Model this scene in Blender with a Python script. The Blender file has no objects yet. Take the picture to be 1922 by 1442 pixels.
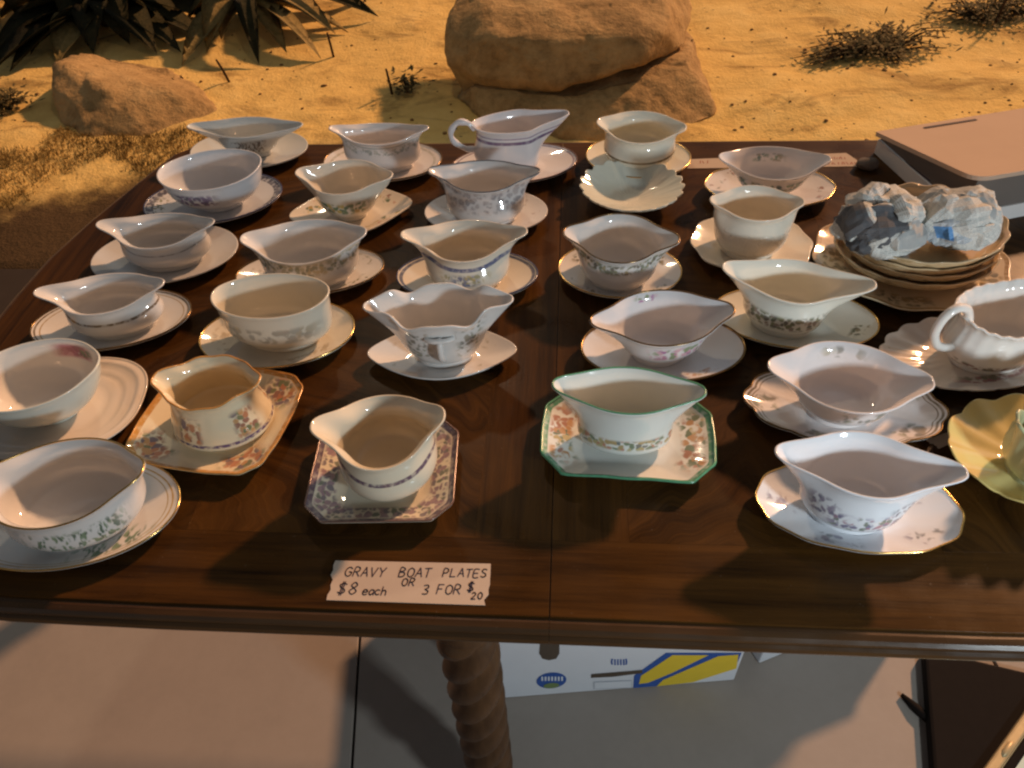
import bpy, bmesh, math, random
from mathutils import Vector, Matrix, noise
R = math.radians
sc = bpy.context.scene
COL = sc.collection
random.seed(7)

# ------------------------------------------------------------------ camera
FPX, CX, CY = 1452.0, 961.0, 721.0           # focal length and centre in photo pixels (1922 x 1442)
PITCH, YAW, ROLL = R(45.153), R(-5.784), R(-3.266)
CAMZ, TZ = 1.46, 0.76                          # eye height, table top height (m)
_F = Vector((math.sin(YAW) * math.cos(PITCH), math.cos(YAW) * math.cos(PITCH), -math.sin(PITCH)))
_r0 = _F.cross(Vector((0, 0, 1))).normalized(); _u0 = _r0.cross(_F)
_Rt = math.cos(ROLL) * _r0 + math.sin(ROLL) * _u0
_Up = -math.sin(ROLL) * _r0 + math.cos(ROLL) * _u0
cam = bpy.data.cameras.new('camera'); cam_o = bpy.data.objects.new('camera', cam); COL.objects.link(cam_o)
cam.sensor_width = 36.0; cam.lens = FPX / 1922 * 36.0; cam.clip_start = 0.02; cam.clip_end = 400
M = Matrix((_Rt, _Up, -_F)).transposed().to_4x4(); M.translation = (0, 0, CAMZ)
cam_o.matrix_world = M
sc.camera = cam_o

# ------------------------------------------------------------------ world, sun, exposure
SUN_DIR = Vector((-0.0852, -0.1012, -0.0815)).normalized()      # travel direction of the warm key light
w = bpy.data.worlds.new('World'); sc.world = w; w.use_nodes = True
wn = w.node_tree; bg = wn.nodes['Background']
sky = wn.nodes.new('ShaderNodeTexSky'); sky.sky_type = 'NISHITA'; sky.sun_disc = False
sky.sun_elevation = math.asin(-SUN_DIR.z); sky.sun_rotation = math.atan2(-SUN_DIR.x, -SUN_DIR.y)
hs = wn.nodes.new('ShaderNodeHueSaturation'); hs.inputs['Saturation'].default_value = 0.16
wn.links.new(sky.outputs[0], hs.inputs['Color']); wn.links.new(hs.outputs[0], bg.inputs[0])
bg.inputs[1].default_value = 0.034
sun = bpy.data.lights.new('sun', 'SUN'); sun.energy = 3.9; sun.angle = R(2.8); sun.color = (1.0, 0.53, 0.27)
sun_o = bpy.data.objects.new('sun', sun); COL.objects.link(sun_o)
sun_o.rotation_euler = SUN_DIR.to_track_quat('-Z', 'Y').to_euler(); sun_o.location = (2, 4, 4)
sc.view_settings.view_transform = 'Standard'; sc.view_settings.look = 'None'
sc.view_settings.gamma = 1.0; sc.view_settings.use_curve_mapping = False
sc.view_settings.exposure = 0.0
sc.cycles.filter_width = 2.3
sc.cycles.max_bounces = 8; sc.cycles.diffuse_bounces = 6

# ------------------------------------------------------------------ helpers
def ray(x, y):
    return _F + (x - CX) / FPX * _Rt - (y - CY) / FPX * _Up
def tp(x, y, z):
    """photo pixel -> point on the horizontal plane at height z"""
    d = ray(x, y); k = (z - CAMZ) / d.z
    return Vector((d.x * k, d.y * k, z))
def link(o, parent=None):
    COL.objects.link(o)
    if parent is not None: o.parent = parent
    return o
def tag(o, label=None, cat=None, group=None, kind=None):
    if label: o['label'] = label
    if cat: o['category'] = cat
    if group: o['group'] = group
    if kind: o['kind'] = kind
    return o
def empty(name, loc=(0, 0, 0), rz=0.0, label=None, cat=None, group=None):
    o = bpy.data.objects.new(name, None); COL.objects.link(o)
    o.location = loc; o.rotation_euler = (0, 0, rz); o.empty_display_size = 0.05
    return tag(o, label, cat, group)
def mesh_obj(name, verts, faces, mat, parent=None, smooth=True, uvs=None):
    me = bpy.data.meshes.new(name); me.from_pydata([tuple(v) for v in verts], [], faces)
    if smooth: me.polygons.foreach_set('use_smooth', [True] * len(me.polygons))
    if uvs is not None:
        lay = me.uv_layers.new(name='UVMap')
        flat = []
        for f in uvs:
            for (a, b) in f: flat += [a, b]
        lay.data.foreach_set('uv', flat)
    me.materials.append(mat); me.update()
    return link(bpy.data.objects.new(name, me), parent)
def bm_obj(name, bm, mat, parent=None, smooth=False):
    me = bpy.data.meshes.new(name); bm.normal_update(); bm.to_mesh(me); bm.free()
    if smooth: me.polygons.foreach_set('use_smooth', [True] * len(me.polygons))
    me.materials.append(mat)
    return link(bpy.data.objects.new(name, me), parent)
def box_obj(name, c, s, mat, parent=None, bev=0.0, rz=0.0):
    bm = bmesh.new(); bmesh.ops.create_cube(bm, size=1)
    bmesh.ops.scale(bm, vec=s, verts=bm.verts)
    if bev: bmesh.ops.bevel(bm, geom=bm.edges[:], offset=bev, segments=2, affect='EDGES', profile=0.5)
    bmesh.ops.rotate(bm, cent=(0, 0, 0), matrix=Matrix.Rotation(rz, 3, 'Z'), verts=bm.verts)
    bmesh.ops.translate(bm, vec=c, verts=bm.verts)
    return bm_obj(name, bm, mat, parent)
def tube_geo(pts, rad, n=10, closed=False):
    """sweep a circle (radius a number or list) along points"""
    pts = [Vector(p) for p in pts]; N = len(pts); verts = []; faces = []
    up = Vector((0, 0, 1)); prev = None
    for i, p in enumerate(pts):
        if closed: t = pts[(i + 1) % N] - pts[i - 1]
        else: t = pts[min(i + 1, N - 1)] - pts[max(i - 1, 0)]
        t.normalize()
        if prev is None:
            a = t.cross(up)
            if a.length < 1e-3: a = t.cross(Vector((0, 1, 0)))
        else: a = prev - t * prev.dot(t)
        a.normalize(); prev = a; b = t.cross(a)
        r = rad[i] if isinstance(rad, (list, tuple)) else rad
        for k in range(n):
            an = 2 * math.pi * k / n
            verts.append(p + (a * math.cos(an) + b * math.sin(an)) * r)
    for i in range(N if closed else N - 1):
        for k in range(n):
            i2 = (i + 1) % N
            faces.append((i * n + k, i * n + (k + 1) % n, i2 * n + (k + 1) % n, i2 * n + k))
    if not closed:
        faces.append(tuple(range(n))[::-1]); faces.append(tuple((N - 1) * n + k for k in range(n)))
    return verts, faces
def tube(name, pts, rad, mat, parent=None, n=10, closed=False):
    v, f = tube_geo(pts, rad, n, closed); return mesh_obj(name, v, f, mat, parent)
def smooth_path(P, n=8):
    P = [Vector(p) for p in P]; out = []
    for i in range(len(P) - 1):
        p0 = P[max(i - 1, 0)]; p1 = P[i]; p2 = P[i + 1]; p3 = P[min(i + 2, len(P) - 1)]
        for k in range(n):
            t = k / n
            out.append(0.5 * ((2 * p1) + (p2 - p0) * t + (2 * p0 - 5 * p1 + 4 * p2 - p3) * t * t + (3 * p1 - p0 - 3 * p2 + p3) * t ** 3))
    out.append(P[-1]); return out
def interp(tab, x):
    if x <= tab[0][0]: return tab[0][1]
    for (x0, y0), (x1, y1) in zip(tab, tab[1:]):
        if x <= x1:
            t = (x - x0) / (x1 - x0); return y0 + (y1 - y0) * t
    return tab[-1][1]
def sinterp(tab, x):
    """smooth (Catmull-Rom style) interpolation through table points"""
    n = len(tab)
    if x <= tab[0][0]: return tab[0][1]
    if x >= tab[-1][0]: return tab[-1][1]
    for i in range(n - 1):
        if x <= tab[i + 1][0]:
            x0, y0 = tab[i]; x1, y1 = tab[i + 1]; h = x1 - x0; t = (x - x0) / h
            d = (y1 - y0) / h
            m0 = d if i == 0 else 0.5 * (d + (y0 - tab[i - 1][1]) / (x0 - tab[i - 1][0]))
            m1 = d if i == n - 2 else 0.5 * (d + (tab[i + 2][1] - y1) / (tab[i + 2][0] - x1))
            t2 = t * t; t3 = t2 * t
            return (2 * t3 - 3 * t2 + 1) * y0 + (t3 - 2 * t2 + t) * h * m0 + (-2 * t3 + 3 * t2) * y1 + (t3 - t2) * h * m1

# ------------------------------------------------------------------ materials
class NB:
    """small node builder"""
    def __init__(s, name):
        s.m = bpy.data.materials.new(name); s.m.use_nodes = True
        s.t = s.m.node_tree; s.p = s.t.nodes['Principled BSDF']
    def node(s, typ, **kw):
        n = s.t.nodes.new(typ)
        for k, v in kw.items(): setattr(n, k, v)
        return n
    def put(s, sock, v):
        if isinstance(v, bpy.types.NodeSocket): s.t.links.new(v, sock)
        elif isinstance(v, (tuple, list)) and len(v) == 3 and sock.type == 'RGBA': sock.default_value = (*v, 1)
        else: sock.default_value = v
    def math(s, op, a, b=0.0, c=0.0, clamp=False):
        n = s.node('ShaderNodeMath', operation=op, use_clamp=clamp)
        s.put(n.inputs[0], a); s.put(n.inputs[1], b)
        if len(n.inputs) > 2: s.put(n.inputs[2], c)
        return n.outputs[0]
    def mix(s, f, a, b, mode='MIX'):
        n = s.node('ShaderNodeMix', data_type='RGBA', blend_type=mode)
        s.put(n.inputs['Factor'], f); s.put(n.inputs['A'], a) if False else s.put(n.inputs[6], a); s.put(n.inputs[7], b)
        return n.outputs[2]
    def ramp(s, f, stops, interp='LINEAR'):
        n = s.node('ShaderNodeValToRGB'); cr = n.color_ramp; cr.interpolation = interp
        while len(cr.elements) < len(stops): cr.elements.new(0.5)
        for e, (p, c) in zip(cr.elements, stops):
            e.position = p; e.color = (*c, 1) if len(c) == 3 else c
        s.put(n.inputs[0], f); return n.outputs[0]
    def mrange(s, v, a, b, c, d, typ='SMOOTHSTEP'):
        n = s.node('ShaderNodeMapRange', interpolation_type=typ); n.clamp = True
        for i, x in enumerate((v, a, b, c, d)): s.put(n.inputs[i], x)
        return n.outputs[0]
    def win(s, x, c, hw, soft):
        return s.mrange(s.math('ABSOLUTE', s.math('SUBTRACT', x, c)), hw, hw + soft, 1.0, 0.0)
    def noise(s, vec, scale, detail=3.0, rough=0.5, dist=0.0):
        n = s.node('ShaderNodeTexNoise'); 
        if vec is not None: s.put(n.inputs['Vector'], vec)
        n.inputs['Scale'].default_value = scale; n.inputs['Detail'].default_value = detail
        n.inputs['Roughness'].default_value = rough; n.inputs['Distortion'].default_value = dist
        return n
    def voro(s, vec, scale, feature='F1', rand=1.0):
        n = s.node('ShaderNodeTexVoronoi', feature=feature); s.put(n.inputs['Vector'], vec)
        n.inputs['Scale'].default_value = scale; n.inputs['Randomness'].default_value = rand
        return n
    def map(s, vec, sc_=(1, 1, 1), loc=(0, 0, 0), rot=(0, 0, 0)):
        n = s.node('ShaderNodeMapping'); s.put(n.inputs[0], vec)
        n.inputs['Location'].default_value = loc; n.inputs['Rotation'].default_value = rot; n.inputs['Scale'].default_value = sc_
        return n.outputs[0]
    def coord(s, which='Object'):
        return s.node('ShaderNodeTexCoord').outputs[which]
    def bump(s, h, strength=0.3, dist=0.01):
        n = s.node('ShaderNodeBump'); n.inputs['Strength'].default_value = strength; n.inputs['Distance'].default_value = dist
        s.put(n.inputs['Height'], h); s.t.links.new(n.outputs[0], s.p.inputs['Normal'])
    def done(s, col, rough=0.5, spec=0.5, metal=0.0):
        s.put(s.p.inputs['Base Color'], col); s.put(s.p.inputs['Roughness'], rough)
        s.put(s.p.inputs['Specular IOR Level'], spec); s.put(s.p.inputs['Metallic'], metal)
        return s.m
def plain(name, col, rough=0.5, spec=0.5, metal=0.0, var=0.12, scale=30.0):
    b = NB(name); n = b.noise(b.coord(), scale, 4.0)
    c = b.mix(n.outputs['Fac'], tuple(x * (1 - var) for x in col), tuple(min(1, x * (1 + var)) for x in col))
    return b.done(c, rough, spec, metal)

def ceramic(name, base, decos=(), rough=0.065, emboss=0.0):
    """glazed china. decos: list of dicts in UV space (u round the piece, v from foot (0) to rim (.5) outside,
    rim (.5) to well (1) inside; for plates v = radius)"""
    b = NB(name); uvn = b.node('ShaderNodeUVMap'); uvn.uv_map = 'UVMap'; uv = uvn.outputs[0]
    sp = b.node('ShaderNodeSeparateXYZ'); b.put(sp.inputs[0], uv); U, V = sp.outputs[0], sp.outputs[1]
    oc = b.coord()
    n0 = b.noise(oc, 9.0, 3.0).outputs['Fac']
    col = b.mix(n0, tuple(x * 0.90 for x in base), tuple(min(1, x * 0.98) for x in base))
    st = b.mrange(b.noise(oc, 16.0, 5.0, 0.7, 0.5).outputs['Fac'], 0.52, 0.78, 0.0, 0.22)
    col = b.mix(st, col, tuple(x * y for x, y in zip(base, (.80, .70, .54))))
    for d in decos:
        k = d['k']
        if k == 'band':
            nz = b.noise(oc, 160.0, 2.0).outputs['Fac']
            m = b.win(V, d['v'], d['hw'], d.get('s', 0.006))
            m = b.math('MULTIPLY', m, b.mrange(nz, 0.25, 0.6, d.get('lo', 0.7), 1.0))
            col = b.mix(m, col, d['c'])
        elif k == 'wash':
            m = b.win(V, d['v'], d['hw'], d.get('s', 0.05))
            col = b.mix(b.math('MULTIPLY', m, d.get('a', 0.5)), col, d['c'])
        elif k == 'flor':
            ns = b.noise(oc, 70.0, 2.0)
            vec = b.node('ShaderNodeVectorMath', operation='MULTIPLY_ADD')
            b.put(vec.inputs[0], ns.outputs['Color']); vec.inputs[1].default_value = (0.014,) * 3; b.put(vec.inputs[2], oc)
            vv = b.map(vec.outputs[0], d.get('str', (1, 1, 1)), loc=(d.get('seed', 0) * 0.37,) * 3)
            vo = b.voro(vv, d.get('scale', 130.0) * 1.25)
            pres = b.mrange(b.noise(vv, d.get('clump', 55.0), 2.0).outputs['Fac'], 0.93 - d.get('dens', 0.5), 1.03 - d.get('dens', 0.5), 0.0, 1.0)
            m = b.math('MULTIPLY', b.mrange(vo.outputs['Distance'], d.get('sz', 0.42) * 0.85, d.get('sz', 0.42) * 0.85 + 0.28, 1.0, 0.0), pres)
            wv = b.win(V, d['v'], d['hw'] * 0.75, d.get('s', 0.015 + d['hw'] * 0.45)); m = b.math('MULTIPLY', m, wv)
            if 'u' in d:
                uu = U
                if d.get('rep', 1) > 1: uu = b.math('FRACT', b.math('MULTIPLY', U, float(d['rep'])))
                m = b.math('MULTIPLY', m, b.win(uu, d['u'], d['uw'] * 0.75, d.get('us', 0.03 + d['uw'] * 0.5)))
            cs = b.node('ShaderNodeSeparateColor'); b.put(cs.inputs[0], vo.outputs['Color'])
            pal = d['pal']; stops = [(i / len(pal), c) for i, c in enumerate(pal)]
            pc = b.ramp(cs.outputs[0], stops, 'CONSTANT')
            col = b.mix(b.math('MULTIPLY', m, d.get('a', 0.85)), col, pc)
    if emboss:
        vo = b.voro(b.map(oc, (1, 1, 1)), 70.0, 'DISTANCE_TO_EDGE')
        h = b.math('MULTIPLY', b.mrange(vo.outputs['Distance'], 0.0, 0.12, 0.0, 1.0), b.win(V, 0.18, 0.10, 0.04))
        b.bump(h, emboss, 0.004)
    else:
        b.bump(b.noise(oc, 45.0, 2.0).outputs['Fac'], 0.025, 0.01)
    m = b.done(col, b.mrange(b.noise(oc, 25.0, 3.0).outputs['Fac'], 0.3, 0.7, rough * 0.8, rough * 1.5), 0.5)
    b.p.inputs['Coat Weight'].default_value = 0.25; b.p.inputs['Coat Roughness'].default_value = 0.06
    return m
GOLD = plain('gilding', (0.72, 0.46, 0.16), 0.22, 0.5, 1.0, 0.15, 60)
DARKGOLD = plain('worn_gilding', (0.20, 0.12, 0.045), 0.25, 0.5, 0.8, 0.3, 80)
GREENLINE = plain('green_edge_enamel', (0.09, 0.27, 0.15), 0.2, 0.5, 0.0, 0.4, 120)
NAVYLINE = plain('navy_edge_enamel', (0.05, 0.06, 0.13), 0.2, 0.5, 0.0, 0.3, 120)
GREYLINE = plain('grey_edge_enamel', (0.10, 0.10, 0.11), 0.2, 0.5, 0.0, 0.3, 120)
ORANGELINE = plain('ochre_edge_enamel', (0.55, 0.27, 0.07), 0.2, 0.5, 0.1, 0.3, 120)
BROWNLINE = plain('brown_edge_enamel', (0.16, 0.09, 0.07), 0.2, 0.5, 0.1, 0.3, 120)

def wood(name, rot, dark=(0.010, 0.0044, 0.0016), light=(0.078, 0.033, 0.0068), burl=False, rough=0.30, spec=0.09):
    b = NB(name); oc = b.coord()
    v = b.map(oc, (1, 1, 1), rot=(0, 0, rot))
    if burl:
        d = b.noise(v, 3.2, 3.0, 0.55, 0.8)
        vm = b.node('ShaderNodeVectorMath', operation='MULTIPLY_ADD'); b.put(vm.inputs[0], d.outputs['Color'])
        vm.inputs[1].default_value = (0.34, 0.34, 0.1); b.put(vm.inputs[2], v); v = vm.outputs[0]
    g = b.noise(b.map(v, (2.4, 55.0, 20.0)), 1.0, 5.0, 0.62, 0.25).outputs['Fac']
    f = b.noise(b.map(v, (18.0, 420.0, 60.0)), 1.0, 3.0, 0.7).outputs['Fac']
    s = b.noise(v, 5.0, 3.0).outputs['Fac']
    mixv = b.math('ADD', b.math('MULTIPLY', g, 0.6), b.math('ADD', b.math('MULTIPLY', f, 0.22), b.math('MULTIPLY', s, 0.28)))
    col = b.ramp(mixv, [(0.36, dark), (0.52, tuple((x + y) / 2 for x, y in zip(dark, light))), (0.70, light)])
    du = b.mrange(b.noise(oc, 240.0, 2.0, 0.6).outputs['Fac'], 0.70, 0.80, 0.0, 0.30)
    col = b.mix(du, col, (0.16, 0.12, 0.085))
    b.bump(f, 0.06, 0.002)
    return b.done(col, b.mrange(b.noise(oc, 14.0, 4.0).outputs['Fac'], 0.3, 0.7, rough * 0.8, rough * 1.4), spec)
W_X = wood('wood_grain_along', 0.0); W_Y = wood('wood_grain_across', R(90)); W_B = wood('wood_burl_veneer', R(35), burl=True)
W_B2 = wood('wood_figured_veneer', R(-30), burl=True)
W_EDGE = wood('wood_moulding', 0.0, (0.020, 0.009, 0.0036), (0.070, 0.033, 0.011), rough=0.3, spec=0.35)
W_LEG = wood('wood_turned_leg', R(90), (0.034, 0.016, 0.007), (0.095, 0.047, 0.020), rough=0.4, spec=0.3)

# ------------------------------------------------------------------ ground and floor (the setting)
def sand_mat():
    b = NB('sand'); oc = b.coord()
    n1 = b.noise(oc, 1.4, 4.0, 0.55).outputs['Fac']; n2 = b.noise(oc, 9.0, 5.0, 0.62).outputs['Fac']; n3 = b.noise(oc, 90.0, 3.0, 0.7).outputs['Fac']
    col = b.ramp(b.math('ADD', b.math('MULTIPLY', n1, 0.55), b.math('MULTIPLY', n2, 0.45)),
                 [(0.33, (0.68, 0.46, 0.15)), (0.5, (0.85, 0.60, 0.205)), (0.66, (0.92, 0.69, 0.27))])
    # scattered dark litter
    vo = b.voro(b.map(oc, (1, 1.5, 1)), 26.0); cs = b.node('ShaderNodeSeparateColor'); b.put(cs.inputs[0], vo.outputs['Color'])
    dot = b.math('MULTIPLY', b.mrange(vo.outputs['Distance'], 0.10, 0.24, 1.0, 0.0), b.math('GREATER_THAN', cs.outputs[0], 0.88))
    dot = b.math('MULTIPLY', dot, b.math('GREATER_THAN', n2, 0.47))
    col = b.mix(b.math('MULTIPLY', dot, 0.8), col, (0.11, 0.06, 0.022))
    stain = b.mrange(b.noise(b.map(oc, (1, 1.8, 1)), 2.2, 6.0, 0.68, 0.9).outputs['Fac'], 0.50, 0.70, 0.0, 0.75)
    col = b.mix(stain, col, (0.27, 0.155, 0.052))
    # shadow painted into the ground colour at the far left
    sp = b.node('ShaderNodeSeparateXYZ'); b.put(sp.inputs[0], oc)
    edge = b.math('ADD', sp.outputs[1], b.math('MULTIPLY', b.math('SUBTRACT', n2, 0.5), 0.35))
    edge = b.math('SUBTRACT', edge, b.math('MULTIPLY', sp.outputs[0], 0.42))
    painted_shade = b.math('MULTIPLY', b.mrange(edge, 3.02, 3.30, 1.0, 0.0), b.mrange(sp.outputs[0], -1.0, -0.6, 1.0, 0.0))
    col = b.mix(painted_shade, col, b.mix(n3, (0.045, 0.028, 0.014), (0.12, 0.078, 0.038)))
    b.bump(b.math('ADD', b.math('MULTIPLY', n2, 1.0), b.math('MULTIPLY', n3, 0.35)), 0.5, 0.035)
    return b.done(col, 0.92, 0.1)
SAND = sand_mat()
def ground_z(x, y):
    if y < 1.95: return -0.05
    k = min(1, (y - 1.95) / 0.4)
    v = Vector((x, y, 0))
    z = 0.045 * noise.noise(v * 0.8) + 0.022 * noise.noise(v * 2.7 + Vector((3, 1, 0))) + 0.009 * noise.noise(v * 8.1)
    return -0.01 + k * (0.02 + z) if abs(x) < 12 and y < 12 else 0.0
xs = [-90, -50, -25, -12, -8] + [-5.5 + 0.06 * i for i in range(172)] + [6, 9, 14, 28, 55, 90]
ys = [-60, -25, -8, 0, 1.5, 1.9] + [1.96 + 0.05 * i for i in range(90)] + [7, 9, 13, 25, 50, 90]
gv = [(x, y, ground_z(x, y)) for y in ys for x in xs]; nx = len(xs)
gf = [(j * nx + i, j * nx + i + 1, (j + 1) * nx + i + 1, (j + 1) * nx + i) for j in range(len(ys) - 1) for i in range(nx - 1)]
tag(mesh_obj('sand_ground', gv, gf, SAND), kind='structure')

def tile_mat():
    b = NB('floor_tile'); oc = b.coord()
    n1 = b.noise(oc, 5.0, 4.0, 0.6).outputs['Fac']; n2 = b.noise(oc, 60.0, 3.0, 0.6).outputs['Fac']
    col = b.ramp(b.math('ADD', b.math('MULTIPLY', n1, 0.7), b.math('MULTIPLY', n2, 0.3)), [(0.25, (0.255, 0.220, 0.190)), (0.5, (0.285, 0.245, 0.210)), (0.8, (0.31, 0.268, 0.232))])
    b.bump(n2, 0.05, 0.003)
    return b.done(col, 0.5, 0.3)
TILE = tile_mat(); GROUT = plain('grout', (0.045, 0.036, 0.030), 0.9, 0.1)
fl = tag(box_obj('floor', (0, -1.1, -0.020), (12, 6.1, 0.024), GROUT), kind='structure')
ta = R(8.1); ts = 1.22; cu, su = math.cos(ta), math.sin(ta)
org = Vector((-0.376, 0.468, 0)) + Vector((-su, cu, 0)) * -0.10
def inside(p): return -6 < p.x < 6 and -4.1 < p.y < 1.93
tile_me = None
for i in range(-6, 7):
    for j in range(-5, 3):
        c0 = org + Vector((cu, su, 0)) * ((i + 0.5) * ts) + Vector((-su, cu, 0)) * ((j + 0.5) * ts)
        if not inside(c0) or c0.y > 1.93 - ts * 0.5 + 0.45: continue
        if tile_me is None:
            bm = bmesh.new(); bmesh.ops.create_cube(bm, size=1); bmesh.ops.scale(bm, vec=(ts - 0.005, ts - 0.005, 0.012), verts=bm.verts)
            bmesh.ops.bevel(bm, geom=[e for e in bm.edges if all(v.co.z > 0 for v in e.verts)], offset=0.0015, segments=1, affect='EDGES')
            t = bm_obj('tile', bm, TILE, fl); tile_me = t.data
        else: t = link(bpy.data.objects.new('tile', tile_me), fl)
        t.location = (c0.x, c0.y, -0.004); t.rotation_euler = (0, 0, ta)

# ------------------------------------------------------------------ rocks
def rock_mat(name, c0, c1, c2):
    b = NB(name); oc = b.coord()
    n1 = b.noise(oc, 3.0, 6.0, 0.62, 0.4).outputs['Fac']; n2 = b.noise(oc, 28.0, 5.0, 0.7).outputs['Fac']
    st = b.noise(b.map(oc, (2, 3, 14), rot=(0.3, 0.5, 0)), 1.6, 4.0, 0.6).outputs['Fac']
    f = b.math('ADD', b.math('MULTIPLY', n1, 0.45), b.math('ADD', b.math('MULTIPLY', n2, 0.3), b.math('MULTIPLY', st, 0.25)))
    col = b.ramp(f, [(0.36, c0), (0.5, c1), (0.64, c2)])
    b.bump(b.math('ADD', n1, b.math('MULTIPLY', n2, 0.5)), 0.7, 0.04)
    return b.done(col, 0.88, 0.2)
ROCK = rock_mat('sandstone', (0.20, 0.128, 0.052), (0.44, 0.290, 0.125), (0.60, 0.420, 0.195))
def hull_rock(name, groups, mat, rough=0.03, cuts=4, seed=0):
    """one rock from one or more convex lumps, subdivided and weathered"""
    out = bmesh.new()
    for g in groups:
        bm = bmesh.new()
        for p in g: bm.verts.new(p)
        r = bmesh.ops.convex_hull(bm, input=bm.verts[:])
        bmesh.ops.delete(bm, geom=[v for v in bm.verts if not v.link_faces], context='VERTS')
        bmesh.ops.bevel(bm, geom=bm.edges[:], offset=0.012, segments=1, affect='EDGES', profile=0.6, clamp_overlap=True)
        bmesh.ops.triangulate(bm, faces=bm.faces[:])
        for _ in range(cuts):
            es = [e for e in bm.edges if e.calc_length() > 0.035]
            if not es: break
            bmesh.ops.subdivide_edges(bm, edges=es, cuts=1, use_grid_fill=False); bmesh.ops.triangulate(bm, faces=bm.faces[:])
        bm.normal_update()
        for v in bm.verts:
            q = v.co + Vector((seed * 7.3, seed * 1.7, 0))
            d = noise.noise(q * 3.0) * 1.2 + noise.noise(q * 8.0) * 0.6 + noise.noise(q * 21.0) * 0.35 - 0.35 * max(0, 0.04 - abs(noise.noise(q * 2.6 + Vector((9, 0, 0))))) / 0.04
            v.co += v.normal * d * rough
        me = bpy.data.meshes.new('tmp'); bm.to_mesh(me); bm.free(); out.from_mesh(me); bpy.data.meshes.remove(me)
    o = bm_obj(name, out, mat, None, smooth=True)
    return o
def gp(x, y, z=0.0): return tp(x, y, z)
# big boulder: upper slab overhanging a sloping base
def lift(x, y, Y):
    """pixel -> point on the vertical plane Y = const (for faces of the boulders standing on the sand)"""
    d = ray(x, y); k = Y / d.y; return Vector((d.x * k, Y, CAMZ + d.z * k))
big = [[lift(838, 70, 3.18), lift(830, 118, 3.10), lift(905, 150, 2.98), lift(1050, 170, 2.90), lift(1195, 128, 2.98), lift(1250, 60, 3.12), lift(1290, 90, 3.3),
        lift(850, 0, 3.5), lift(870, -90, 3.75), lift(1260, -90, 3.75), lift(1300, 20, 3.6), lift(1060, 125, 3.0), lift(930, 70, 3.0), lift(1180, 70, 3.05), lift(1080, -110, 3.8),
        gp(870, 185), gp(940, 150), lift(1230, 90, 3.4)],
       [gp(850, 185), gp(905, 240), gp(1060, 268), gp(1240, 262), gp(1352, 218), gp(1330, 150), gp(1280, 110), gp(900, 140), lift(1010, 200, 2.86), lift(1210, 182, 2.90), lift(1295, 115, 3.12),
        lift(1300, 60, 3.5), lift(880, 160, 3.02), gp(1200, 60), gp(950, 60)]]
tag(hull_rock('boulder', big, ROCK, 0.020, 5, 1), 'large brown sandstone boulder with a dark overhang on the sand', 'rock')
small = [[lift(92, 165, 3.06), lift(95, 118, 3.2), lift(150, 100, 3.45), lift(330, 130, 3.42), lift(382, 168, 3.2), lift(322, 172, 3.04), lift(205, 178, 2.94), lift(130, 188, 2.96),
          gp(112, 240), gp(172, 272), gp(290, 272), gp(350, 250), gp(420, 212), gp(340, 150)],
         [gp(340, 262), gp(400, 246), gp(430, 215), gp(390, 170), lift(345, 196, 3.05), lift(390, 196, 3.05), gp(330, 200)]]
tag(hull_rock('boulder', small, ROCK, 0.020, 5, 5), 'flat topped brown boulder with a shaded front beside dry grass', 'rock')

# ------------------------------------------------------------------ plants
LEAF = rock_mat('agave_leaf', (0.13, 0.105, 0.035), (0.27, 0.20, 0.075), (0.42, 0.31, 0.13)); 
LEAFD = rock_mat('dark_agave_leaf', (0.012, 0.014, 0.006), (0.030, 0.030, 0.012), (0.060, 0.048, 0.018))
TWIG = plain('twig_bark', (0.06, 0.035, 0.018), 0.9, 0.1)
DRY = rock_mat('dry_grass_blade', (0.10, 0.065, 0.018), (0.28, 0.185, 0.055), (0.50, 0.35, 0.12))
HERB = rock_mat('herb_leaf', (0.07, 0.058, 0.022), (0.16, 0.125, 0.048), (0.27, 0.20, 0.08))
def blade(name, base, az, length, width, rise, droop, mat, parent, twist=0.0):
    n = 12; verts = []; faces = []
    d = Vector((math.cos(az), math.sin(az), 0)); s = Vector((-d.y, d.x, 0))
    for i in range(n + 1):
        t = i / n
        p = Vector(base) + d * length * (t - 0.12 * t * t) + Vector((0, 0, rise * math.sin(min(1.0, t * 1.25) * math.pi * 0.5) - droop * t * t))
        wd = width * (0.55 + 0.75 * t if t < 0.45 else 0.8875 * (1 - ((t - 0.45) / 0.55) ** 1.7) + 0.001)
        sv = (s * math.cos(twist * t) + Vector((0, 0, 1)) * math.sin(twist * t))
        f = wd * 0.35
        verts += [p - sv * wd * 0.5 + Vector((0, 0, f)), p - Vector((0, 0, 0.0)), p + sv * wd * 0.5 + Vector((0, 0, f)), p - Vector((0, 0, 0.006 + 0.01 * (1 - t)))]
    for i in range(n):
        a = i * 4; b_ = a + 4
        faces += [(a, a + 1, b_ + 1, b_), (a + 1, a + 2, b_ + 2, b_ + 1), (a + 2, a + 3, b_ + 3, b_ + 2), (a + 3, a, b_, b_ + 3)]
    return mesh_obj(name, verts, faces, mat, parent)
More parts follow.
